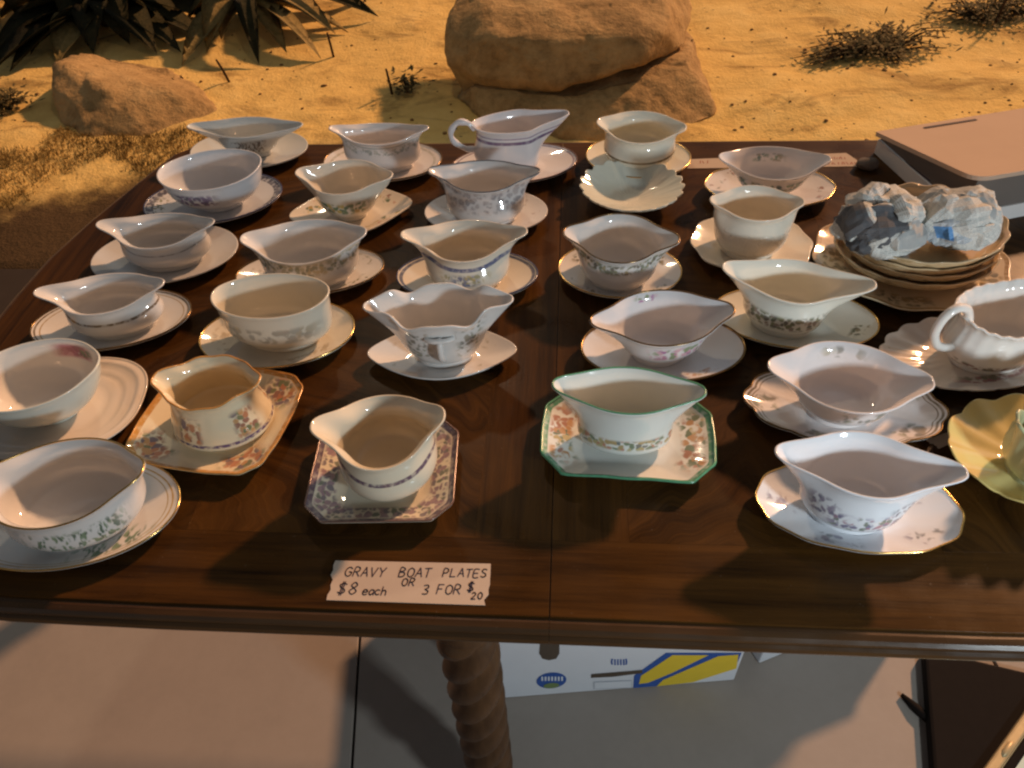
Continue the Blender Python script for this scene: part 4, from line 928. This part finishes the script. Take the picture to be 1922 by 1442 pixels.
# yellow shell plate with a small green leaf cup on it
mY = ceramic('china_yellow', (.70, .55, .20), [FL(.8, .12, [(.26, .24, .10), (.40, .32, .12)], scale=60, dens=.45, sz=.5, a=.6, u=.8, uw=.15), dict(k='wash', v=.6, hw=.2, s=.1, a=.3, c=(.62, .60, .30))])
yc = (tp(1950, 752, TZ + .02) + tp(1950, 962, TZ + .02)) / 2
pl, edge = build_plate(outline('oval', .100, .083, dict(sc=(.05, 12))), mY, None, .024, .42, 'plate', flute=(.004, 12))
pl.location = (yc.x + .006, yc.y, TZ + .0003); tag(pl, 'yellow fluted shell plate with a scalloped edge', 'plate')
mG = ceramic('china_leaf_green', (.40, .42, .24), [dict(k='wash', v=.25, hw=.2, s=.1, a=.5, c=(.62, .58, .34))])
cq = tp(1876, 815, TZ + .06)
cup = empty('gravy_boat', (cq.x + .060, cq.y - .006, TZ + .0075), R(8), 'small green ribbed leaf sauce boat on the yellow plate', 'gravy boat')
S = dict(aL=.058, aR=.09, lipL=.012, lipR=.03, b=.045, zm=.070, ztL=.080, ztR=.085, z0=.007, prof='round', pw=5, flute=(.05, 12), wave=[(.003, 12, 0)], th=.004)
build_bowl(S, mG, cup); foot_ring(S, mG, cup, 0.0)

# ------------------------------------------------------------------ wedge shaped cardboard box at the back
KRAFT = plain('kraft_card', (.50, .37, .275), 0.8, 0.15, 0, .06, 14); GREYC = plain('grey_card', (.15, .130, .115), 0.85, 0.1, 0, .1, 20); WHITEC = plain('white_card', (.62, .60, .58), 0.8, 0.15, 0, .05, 20)
A0 = tp(1645, 288, TZ); B0 = tp(1797, 428, TZ); dirC = (tp(1925, 399, TZ) - B0).normalized()
perp = Vector((-(B0 - A0).y, (B0 - A0).x, 0)).normalized(); perp = -perp if perp.dot(dirC) < 0 else perp
dirC = (dirC * .5 + perp * .5).normalized()
def height_at(base, px, py):
    d = ray(px, py); k = (base.x * d.x + base.y * d.y) / (d.x ** 2 + d.y ** 2); return max(0.03, CAMZ + d.z * k - TZ)
hA = height_at(A0, 1648, 246); hB = height_at(B0, 1800, 322); Lc = .34
C0 = B0 + dirC * Lc; D0 = A0 + dirC * Lc
crate = empty('cardboard_box', (A0 + B0 + C0 + D0) / 4 , 0, 'large grey cardboard box with slanted tan lid behind the bowls', 'box')
o0 = crate.location.copy()
def wedge(name, base, z0f, z1f, mat, parent):
    V = [Vector((p.x - o0.x, p.y - o0.y, z0f(i))) for i, p in enumerate(base)] + [Vector((p.x - o0.x, p.y - o0.y, z1f(i))) for i, p in enumerate(base)]
    n = len(base); F = [tuple(range(n))[::-1], tuple(range(n, 2 * n))] + [(i, (i + 1) % n, n + (i + 1) % n, n + i) for i in range(n)]
    o = mesh_obj(name, V, F, mat, parent, smooth=False)
    bm = bmesh.new(); bm.from_mesh(o.data); bmesh.ops.recalc_face_normals(bm, faces=bm.faces[:]); bm.to_mesh(o.data); bm.free(); return o
base = [A0, B0, C0, D0]; H = [hA, hB, hB, hA]
cen = (A0 + B0 + C0 + D0) / 4
def grow(ps, d): return [p + ((p - cen).normalized()) * d for p in ps]
wedge('side_panel', base, lambda i: .0006, lambda i: H[i] - .008, GREYC, crate)
wedge('base_panel', grow(base, .004), lambda i: .0003, lambda i: .026, WHITEC, crate)
# lid with a rounded front corner
lid_pts = []; big_ = grow(base, .012)
for i, p in enumerate(big_):
    a_, c_ = big_[i - 1], big_[(i + 1) % 4]; r_ = .030 if i == 1 else .004
    u1 = (a_ - p).normalized(); u2 = (c_ - p).normalized()
    for k in range(7):
        t = k / 6; lid_pts.append(((p + u1 * r_) * (1 - t) ** 2 + p * 2 * t * (1 - t) + (p + u2 * r_) * t * t, i))
def plane_h(p):
    t = (p - A0).dot((B0 - A0).normalized()) / (B0 - A0).length; return hA + (hB - hA) * t
wedge('lid', [p for p, i in lid_pts], lambda k: plane_h(lid_pts[k][0]) - .007, lambda k: plane_h(lid_pts[k][0]), KRAFT, crate)
q0, q1 = D0 + (A0 - D0) * .80, D0 + (A0 - D0) * .5
INK = plain('dark_ink', (.035, .018, .022), 0.6, 0.3)
slot = [q0 - o0, q1 - o0]; inn = (B0 - A0).normalized() * .010
V = [Vector((p.x, p.y, plane_h(p + o0) + .0012)) for p in (slot[0] + inn, slot[1] + inn, slot[1] + inn * 1.7, slot[0] + inn * 1.7)]
mesh_obj('hand_slot', V, [(0, 1, 2, 3)], INK, crate, smooth=False)
# crease down the left side
a_ = A0 + (B0 - A0) * .32; b2 = A0 + (B0 - A0) * .62; nrm = Vector(((A0 - B0).y, -(A0 - B0).x, 0)).normalized(); nrm = nrm if nrm.dot(A0 - D0) > 0 else -nrm
mesh_obj('flap_crease', *tube_geo([Vector((a_.x, a_.y, H[0] * .62)) - Vector((o0.x, o0.y, 0)) + nrm * .0005, Vector((b2.x, b2.y, .030)) - Vector((o0.x, o0.y, 0)) + nrm * .0005], .0012, 5), INK, crate)
for ob in crate.children: ob.location.z += 0.0
crate.location.z = TZ

# ------------------------------------------------------------------ hand-written paper notes
PAPER = plain('masking_tape', (.50, .405, .325), 0.8, 0.12, 0, .06, 40); PEN = plain('pen_ink', (.050, .046, .075), 0.6, 0.2); REDPEN = plain('red_pen_ink', (.30, .09, .07), 0.6, 0.2)
GLY = {
 'G': [[(3.6, 5), (2.4, 6), (.8, 5.4), (0, 3), (.8, .6), (2.4, 0), (3.6, 1), (3.6, 2.8), (2.2, 2.8)]], 'R': [[(0, 0), (.4, 6), (2.8, 5.8), (3.2, 4.4), (2.4, 3.2), (.2, 3)], [(1.4, 3), (3.6, 0)]],
 'A': [[(0, 0), (2, 6), (3.8, 0)], [(.8, 2.2), (3.2, 2.2)]], 'V': [[(0, 6), (1.8, 0), (3.8, 6)]], 'Y': [[(0, 6), (1.9, 3), (3.8, 6)], [(1.9, 3), (1.6, 0)]],
 'B': [[(.2, 0), (.4, 6), (2.6, 5.8), (3, 4.4), (.4, 3.2), (3, 2.8), (3.4, 1), (2, 0), (.2, 0)]], 'O': [[(1.8, 6), (.2, 4.6), (.2, 1.4), (1.8, 0), (3.5, 1.4), (3.5, 4.6), (1.8, 6)]],
 'T': [[(0, 5.8), (3.8, 6)], [(1.9, 6), (1.7, 0)]], 'P': [[(.2, 0), (.4, 6), (2.8, 5.8), (3.3, 4.4), (2.4, 3), (.3, 2.8)]], 'L': [[(.4, 6), (.2, 0), (3.4, .2)]],
 'E': [[(3.4, 6), (.3, 5.9), (.2, 0), (3.4, .1)], [(.3, 3), (2.8, 3.1)]], 'S': [[(3.4, 5.4), (2, 6), (.5, 5), (1, 3.6), (2.8, 2.6), (3.2, 1), (1.6, 0), (.2, .7)]],
 'F': [[(3.4, 6), (.4, 5.9), (.2, 0)], [(.3, 3.1), (2.8, 3.2)]], '$': [[(3.4, 5), (2, 5.6), (.5, 4.8), (1, 3.5), (2.8, 2.6), (3.2, 1.2), (1.6, .5), (.2, 1.1)], [(1.5, 6.4), (1.3, -.4)], [(2.3, 6.4), (2.1, -.4)]],
 '8': [[(1.8, 3.2), (.4, 4.5), (1.8, 6), (3.1, 4.6), (1.8, 3.2), (.2, 1.5), (1.8, 0), (3.4, 1.5), (1.8, 3.2)]], '3': [[(.3, 5.6), (2.4, 6), (3, 4.4), (1.2, 3.2), (3.2, 2.2), (2.6, .3), (.2, .3)]],
 '2': [[(.3, 4.8), (1.6, 6), (3.1, 4.8), (2.4, 2.8), (.2, .1), (3.5, .2)]], '0': [[(1.8, 6), (.3, 4.4), (.3, 1.6), (1.8, 0), (3.3, 1.6), (3.3, 4.4), (1.8, 6)]],
 'e': [[(.2, 2), (3, 2.2), (2.4, 3.6), (.8, 3.6), (.1, 1.8), (1, .1), (3, .5)]], 'a': [[(2.8, 3.4), (1, 3.6), (.1, 1.6), (1.2, 0), (2.8, 1.6)], [(2.9, 3.6), (3.1, 0)]], 'c': [[(2.8, 3.2), (1.2, 3.6), (.1, 1.8), (1.2, .1), (2.9, .5)]], 'h': [[(.2, 6), (.2, 0)], [(.2, 2.4), (1.6, 3.6), (2.8, 2.6), (2.9, 0)]],
}
def write(txt, o, ux, uy, size, wd, V, F, z):
    """flat pen strokes: ux, uy unit vectors on the paper, size = cap height"""
    k = size / 6.0; x = 0.0; rnd = random.Random(len(txt) * 7)
    for ch in txt:
        if ch == ' ': x += 4.2; continue
        jx, jy = rnd.uniform(-.2, .2), rnd.uniform(-.35, .35)
        for st in GLY[ch]:
            pts = [o + ux * ((x + px + jx + .12 * py) * k) + uy * ((py + jy) * k) for px, py in st]
            pts = smooth_path(pts, 3) if len(pts) > 3 else pts
            for p, q in zip(pts, pts[1:]):
                d = (q - p); 
                if d.length < 1e-6: continue
                d.normalize(); n = Vector((-d.y, d.x, 0)) * wd; e = d * wd * .5; b0 = len(V)
                V += [Vector((*(p - n - e).xy, z)), Vector((*(q - n + e).xy, z)), Vector((*(q + n + e).xy, z)), Vector((*(p + n - e).xy, z))]; F.append((b0, b0 + 1, b0 + 2, b0 + 3))
        x += 5.0 if ch.isupper() or ch in '$8320' else 4.0
def paper(name, corners, label, torn=.0015, th=.0006):
    """sheet with torn short ends; corners: top-left, top-right, bottom-right, bottom-left"""
    tl, tr, br, bl = corners; rnd = random.Random(5); loop = []
    N = 16
    for i in range(N + 1): loop.append(tl.lerp(tr, i / N))
    for i in range(1, 8): loop.append(tr.lerp(br, i / 8) + (tr - tl).normalized() * rnd.uniform(-torn, torn))
    for i in range(N + 1): loop.append(br.lerp(bl, i / N))
    for i in range(1, 8): loop.append(bl.lerp(tl, i / 8) + (tr - tl).normalized() * rnd.uniform(-torn, torn))
    c = (tl + tr + br + bl) / 4; n = len(loop)
    root = empty(name, (c.x, c.y, TZ + .0002), 0, label, 'note')
    V = [Vector((p.x - c.x, p.y - c.y, 0)) for p in loop] + [Vector((p.x - c.x, p.y - c.y, th)) for p in loop]
    mesh_obj('sheet', V, [tuple(range(n))[::-1], tuple(range(n, 2 * n))] + [(i, (i + 1) % n, n + (i + 1) % n, n + i) for i in range(n)], PAPER, root, smooth=False)
    bm = bmesh.new(); me = root.children[0].data; bm.from_mesh(me); bmesh.ops.recalc_face_normals(bm, faces=bm.faces[:]); bm.to_mesh(me); bm.free()
    return root, c
cs4 = [tp(x, y, TZ) for x, y in ((630, 1053), (921, 1059), (911, 1137), (613, 1127))]
root, c = paper('paper_note', cs4, 'torn masking tape note with handwritten gravy boat prices', .0022)
ux = (cs4[1] - cs4[0]).normalized(); uy = Vector((-ux.y, ux.x, 0)); V = []; F = []
def pos(px, py): p = tp(px, py, TZ); return Vector((p.x - c.x, p.y - c.y, 0))
for t_, (px, py), sz in (('GRAVY', (646, 1083), .0105), ('BOAT', (748, 1083), .0105), ('PLATES', (830, 1083), .0095), ('$8', (632, 1117), .0135), ('each', (680, 1117), .0095), ('OR', (754, 1101), .0085), ('3', (792, 1116), .0105), ('FOR', (819, 1116), .0105), ('$', (876, 1111), .011), ('20', (884, 1126), .0075)):
    write(t_, pos(px, py), ux, uy, sz, .00062, V, F, .0009)
mesh_obj('handwriting', V, F, PEN, root, smooth=False)
cs4 = [tp(x, y, TZ) for x, y in ((1290, 300), (1588, 288), (1622, 313), (1290, 317))]
root, c = paper('paper_note', cs4, 'long masking tape note with faint red writing at the table\'s back', .002)
ux = (cs4[1] - cs4[0]).normalized(); uy = Vector((-ux.y, ux.x, 0)); V = []; F = []
rnd = random.Random(3)
for (x0, x1, y) in ((1562, 1588, 300), (1556, 1614, 310), (1314, 1332, 308)):
    x = x0
    while x < x1:
        p = pos(x, y); h = rnd.uniform(.006, .010); d = ux * rnd.uniform(-.002, .003) + uy * h; n = ux * .0008; k = len(V)
        V += [Vector((*q.xy, .0009)) for q in (p - n, p + n, p + d + n, p + d - n)]; F.append((k, k + 1, k + 2, k + 3)); x += rnd.uniform(3.5, 7)
mesh_obj('handwriting', V, F, REDPEN, root, smooth=False)
# added sheet standing for a patch of light near the yellow plate, and a grey pebble-like cap by the box
cs4 = [tp(x, y, TZ) for x, y in ((1738, 826), (1816, 800), (1822, 816), (1762, 843))]
root, c = paper('light_patch', cs4, 'thin sheet standing for a patch of light beside the yellow plate', .002)
root['category'] = 'light patch'
cap_p = tp(1627, 316, TZ); bm = bmesh.new(); bmesh.ops.create_icosphere(bm, subdivisions=3, radius=.014)
for v in bm.verts: v.co = Vector((v.co.x * 1.35, v.co.y, v.co.z * .75)) * (1 + .18 * noise.noise(v.co * 120)); v.co.z = max(v.co.z, -.008)
o = bm_obj('tissue_scrap', bm, GREYC, None, True); o.location = (cap_p.x, cap_p.y, TZ + .0085); tag(o, 'small grey crumpled tissue beside the cardboard box', 'tissue')

# ------------------------------------------------------------------ under and beside the table
P0 = tp(918, 1313, 0.003); P1 = tp(1378, 1277, 0.003); fdir = (P1 - P0).normalized(); fn_ = Vector((fdir.y, -fdir.x, 0)); fn_ = fn_ if fn_.y < 0 else -fn_
fw = (P1 - P0).length; BH, BDp = .235, .36
bcx = (P0 + P1) / 2 - fn_ * BDp / 2; ban = empty('banana_box', (bcx.x, bcx.y, .003), math.atan2(fdir.y, fdir.x), 'white fruit carton with yellow bananas and blue print under table', 'box')
WCARD = plain('white_printed_card', (.70, .72, .76), 0.6, 0.25, 0, .04, 18); BLUE = plain('blue_print', (.035, .10, .36), 0.6, 0.25, 0, .2, 60); YELP = plain('yellow_print', (.78, .56, .045), 0.6, 0.25, 0, .08, 30)
HOLE = plain('carton_hole', (.10, .075, .055), 0.9, 0.1); GRN_P = plain('green_print', (.18, .25, .10), .6, .2); WHP = plain('white_print', (.72, .76, .80), .6, .2); GREYP = plain('grey_print', (.48, .51, .56), .6, .2)
bx_ = box_obj('carton', (0, 0, BH / 2), (fw, BDp, BH), WCARD, ban, .003)
box_obj('carton_lid', (0, 0, BH * .985), (fw + .008, BDp + .008, .012), WCARD, ban, .002)
def fpt(px, py):
    """pixel -> (across, up) on the carton's front face"""
    d = ray(px, py); k = (P0.x * fn_.x + P0.y * fn_.y) / (d.x * fn_.x + d.y * fn_.y)
    q = Vector((d.x * k, d.y * k, CAMZ + d.z * k)); return ((q - P0).dot(fdir) - fw / 2, q.z - .003)
def printed(name, pts, mat, proud, parent=None):
    V = [(u, -BDp / 2 - proud, max(.002, min(BH - .012, v))) for u, v in pts]; return mesh_obj(name, V, [tuple(range(len(V)))], mat, parent or bx_, smooth=False)
def ell(cx_, cy_, rx, ry, n=40): 
    c_ = fpt(cx_, cy_); a_ = fpt(cx_ + rx, cy_)[0] - c_[0]; b_ = abs(fpt(cx_, cy_ - ry)[1] - c_[1]); return [(c_[0] + a_ * math.cos(2 * math.pi * k / n), c_[1] + b_ * math.sin(2 * math.pi * k / n)) for k in range(n)]
printed('logo', ell(1035, 1277, 28, 15), BLUE, .0008)
printed('logo_leaf', ell(1035, 1286, 15, 5), GRN_P, .0012)
for k in range(7):
    x = 1016 + k * 6.2; printed('logo_letter', [fpt(x, 1277), fpt(x + 3.2, 1277), fpt(x + 3.2, 1269), fpt(x, 1269)], WHP, .0012)
for k in range(4):
    x = 1153 + k * 5.5; printed('size_mark', [fpt(x, 1248), fpt(x + 2.6, 1248), fpt(x + 2.6, 1237), fpt(x, 1237)], BLUE, .0008)
for s_ in (-1, 1):
    cxm = 1162 + s_ * 13; printed('size_mark', [fpt(cxm - 1.5, 1247), fpt(cxm + 1.5, 1247), fpt(cxm + 1.5 + s_ * 1, 1242), fpt(cxm + 1.5, 1236), fpt(cxm - 1.5, 1236), fpt(cxm - 1.5 + s_, 1242)], BLUE, .0008)
printed('hand_hole', [fpt(1014, 1205), fpt(1012, 1226), fpt(1018, 1236), fpt(1030, 1239), fpt(1044, 1236), fpt(1050, 1226), fpt(1050, 1205)], HOLE, .0008)
printed('slot', [fpt(1109, 1272), fpt(1110, 1265), fpt(1205, 1257), fpt(1206, 1263), fpt(1150, 1270)], HOLE, .0008)
printed('print_outline', [fpt(1188, 1294), fpt(1190, 1268), fpt(1250, 1225), fpt(1392, 1225), fpt(1384, 1243), fpt(1230, 1294)], BLUE, .0006)
printed('banana', [fpt(1199, 1283), fpt(1203, 1268), fpt(1262, 1229), fpt(1330, 1229), fpt(1262, 1262), fpt(1216, 1281)], YELP, .0010)
printed('banana', [fpt(1232, 1289), fpt(1244, 1276), fpt(1348, 1231), fpt(1386, 1228), fpt(1382, 1254), fpt(1300, 1280)], YELP, .0010)
printed('print_panel', [fpt(1114, 1293), fpt(1114, 1279), fpt(1186, 1276), fpt(1186, 1291)], GREYP, .0006)
printed('print_panel', [fpt(1116, 1291.5), fpt(1116, 1280.5), fpt(1184.5, 1277.5), fpt(1184.5, 1289.5)], WCARD, .0010)
q0 = tp(1424, 1246, .003); b2 = empty('carton', (q0.x + .20 * math.cos(R(24)) - .18 * math.sin(R(24)), q0.y + .20 * math.sin(R(24)) + .18 * math.cos(R(24)), .003), R(24), 'plain white carton standing farther under the table', 'box')
box_obj('body', (0, 0, .10), (.40, .36, .20), WCARD, b2, .003); box_obj('lid', (0, 0, .2005), (.408, .368, .014), WCARD, b2, .002)
# dark flat case with a strap, and a gilt framed picture lying on it
BLK = plain('dark_leatherette', (.008, .0055, .0045), 0.8, 0.12, 0, .25, 60)
k0 = tp(1726, 1228, .004); k1 = tp(1750, 1560, .004); kd = (k1 - k0).normalized(); kr = Vector((-kd.y, kd.x, 0)); kr = kr if kr.x > 0 else -kr
kc = (k0 + k1) / 2 + kr * .30
case = empty('portfolio_case', (kc.x, kc.y, .003), math.atan2(kr.y, kr.x), 'dark brown flat portfolio case lying on the floor', 'case')
box_obj('body', (0, 0, .014), (.60, (k1 - k0).length, .028), BLK, case, .006)
s0 = tp(1748, 1356, .012); s1 = tp(1692, 1304, .008); 
def loc_(p): v = p - Vector((kc.x, kc.y, .003)); a_ = -case.rotation_euler.z; return Vector((v.x * math.cos(a_) - v.y * math.sin(a_), v.x * math.sin(a_) + v.y * math.cos(a_), v.z))
tube('strap', [loc_(s0) + Vector((.03, 0, .002)), loc_(s0), loc_(s0.lerp(s1, .5)), loc_(s1)], [.007, .008, .009, .004], BLK, case, 8)
GILT = plain('gilt_moulding', (.50, .38, .20), 0.45, 0.4, 0.25, .25, 50); MINT = plain('mint_mount', (.55, .66, .58), 0.5, 0.3, 0, .05, 12)
f0 = tp(1846, 1442, .05); f1 = tp(1924, 1333, .05); fd = (f1 - f0).normalized(); fr = Vector((fd.y, -fd.x, 0))
fc = (f0 + f1) / 2 + fr * .20 - fd * .05
pic = empty('framed_picture', (fc.x, fc.y, .0325), math.atan2(fd.y, fd.x), 'gilt framed picture with mint mount lying on the dark case', 'picture')
box_obj('backing', (0, 0, .006), (.50, .36, .010), MINT, pic, 0)
for (cx_, cy_, sx_, sy_) in ((0, .190, .56, .018), (0, -.190, .56, .018), (.271, 0, .018, .362), (-.271, 0, .018, .362)):
    box_obj('frame_rail', (cx_, cy_, .010), (sx_, sy_, .020), GILT, pic, .004)
for cx_ in (-.13, .035, .17): 
    v, f = tube_geo([(cx_ - .022, .188, .017), (cx_ - .010, .189, .0185), (cx_ + .010, .189, .0185), (cx_ + .022, .188, .017)], [.002, .006, .006, .002], 8); mesh_obj('frame_ornament', v, f, GILT, pic)
for s_ in (-1, 1): box_obj('inner_rail', (0, .172 * s_, .009), (.50, .014, .012), BLK, pic, .002)

# ------------------------------------------------------------------ work lamp on a stand behind the photographer (its light shows as white glints in the glaze)
def work_lamp(x, y, z, tx, ty, tz, watts, color, label, size):
    root = empty('work_lamp', (x, y, 0), 0, label, 'lamp')
    METAL = plain('lamp_metal', (.08, .08, .085), .4, .5, .6)
    for k in range(3):
        a_ = 2.1 * k + .4; tube('leg', [(0, 0, .28), (.22 * math.cos(a_), .22 * math.sin(a_), .006)], .009, METAL, root, 8)
    tube('pole', [(0, 0, .2), (0, 0, z - .10)], .012, METAL, root, 10)
    d = (Vector((tx, ty, tz)) - Vector((x, y, z))).normalized(); q = d.to_track_quat('-Z', 'Y').to_matrix()
    V = []; F = []
    for (w_, h_, dz) in ((size * .30, size * .24, .10), (size * .62, size * .5, .0), (size * .60, size * .48, .002), (size * .28, size * .22, .09)):
        V += [Vector((0, 0, z)) + q @ Vector((sx_ * w_, sy_ * h_, dz)) for sx_, sy_ in ((-1, -1), (1, -1), (1, 1), (-1, 1))]
    for r_ in range(3): F += [(r_ * 4 + k, r_ * 4 + (k + 1) % 4, r_ * 4 + 4 + (k + 1) % 4, r_ * 4 + 4 + k) for k in range(4)]
    F += [(0, 1, 2, 3), (12, 13, 14, 15)]
    mesh_obj('housing', V, F, METAL, root, smooth=False)
    L = bpy.data.lights.new('lamp_light', 'AREA'); L.shape = 'RECTANGLE'; L.size = size; L.size_y = size * .8; L.energy = watts; L.color = color
    lo_ = bpy.data.objects.new('lamp_light', L); COL.objects.link(lo_); lo_.parent = root; lo_.location = Vector((0, 0, z)) + d * .012; lo_.rotation_euler = d.to_track_quat('-Z', 'Y').to_euler()
    return root
work_lamp(.88, -.32, 1.13, .12, .75, .82, 10.5, (.82, .94, 1.0), 'black work lamp on a tripod stand facing the table', .12)

# pendant spot hung from an overhead beam above the far side of the table (its light shows as warm glints inside the bowls)
BEAM = wood('beam_timber', 0.0, (0.05, 0.028, 0.014), (0.14, 0.085, 0.045))
frame = empty('timber_frame', (0, 2.6, 0), 0, 'tall timber frame spanning high above the table', 'frame')
box_obj('beam', (0, 0, 3.15), (10.3, .12, .16), BEAM, frame, .006)
for s_ in (-1, 1): box_obj('post', (5.08 * s_, 0, 1.52), (.14, .14, 3.08), BEAM, frame, .006)
pend = empty('pendant_lamp', (-.60, 2.6, 2.62), 0, 'dark metal pendant lamp hanging from the timber frame', 'lamp')
PMET = plain('pendant_metal', (.06, .05, .045), .4, .5, .6)
tube('cord', [(0, 0, .448), (0, 0, .14)], .004, PMET, pend, 8)
V = []; F = []; n = 32
prof_ = [(.018, .145), (.035, .13), (.06, .10), (.105, .0), (.102, .0), (.057, .098), (.030, .126)]
for r_, z_ in prof_: V += [(r_ * math.cos(2 * math.pi * k / n), r_ * math.sin(2 * math.pi * k / n), z_) for k in range(n)]
for i in range(len(prof_) - 1): F += [(i * n + k, i * n + (k + 1) % n, (i + 1) * n + (k + 1) % n, (i + 1) * n + k) for k in range(n)]
F += [tuple(range(n)), tuple((len(prof_) - 1) * n + k for k in range(n))]
mesh_obj('shade', V, F, PMET, pend)
L = bpy.data.lights.new('pendant_light', 'AREA'); L.shape = 'DISK'; L.size = .11; L.energy = 9.0; L.color = (1.0, .80, .56)
lo_ = bpy.data.objects.new('pendant_light', L); COL.objects.link(lo_); lo_.parent = pend; lo_.location = (0, 0, .03)
lo_.rotation_euler = Vector((.25, -.95, -1)).to_track_quat('-Z', 'Y').to_euler()
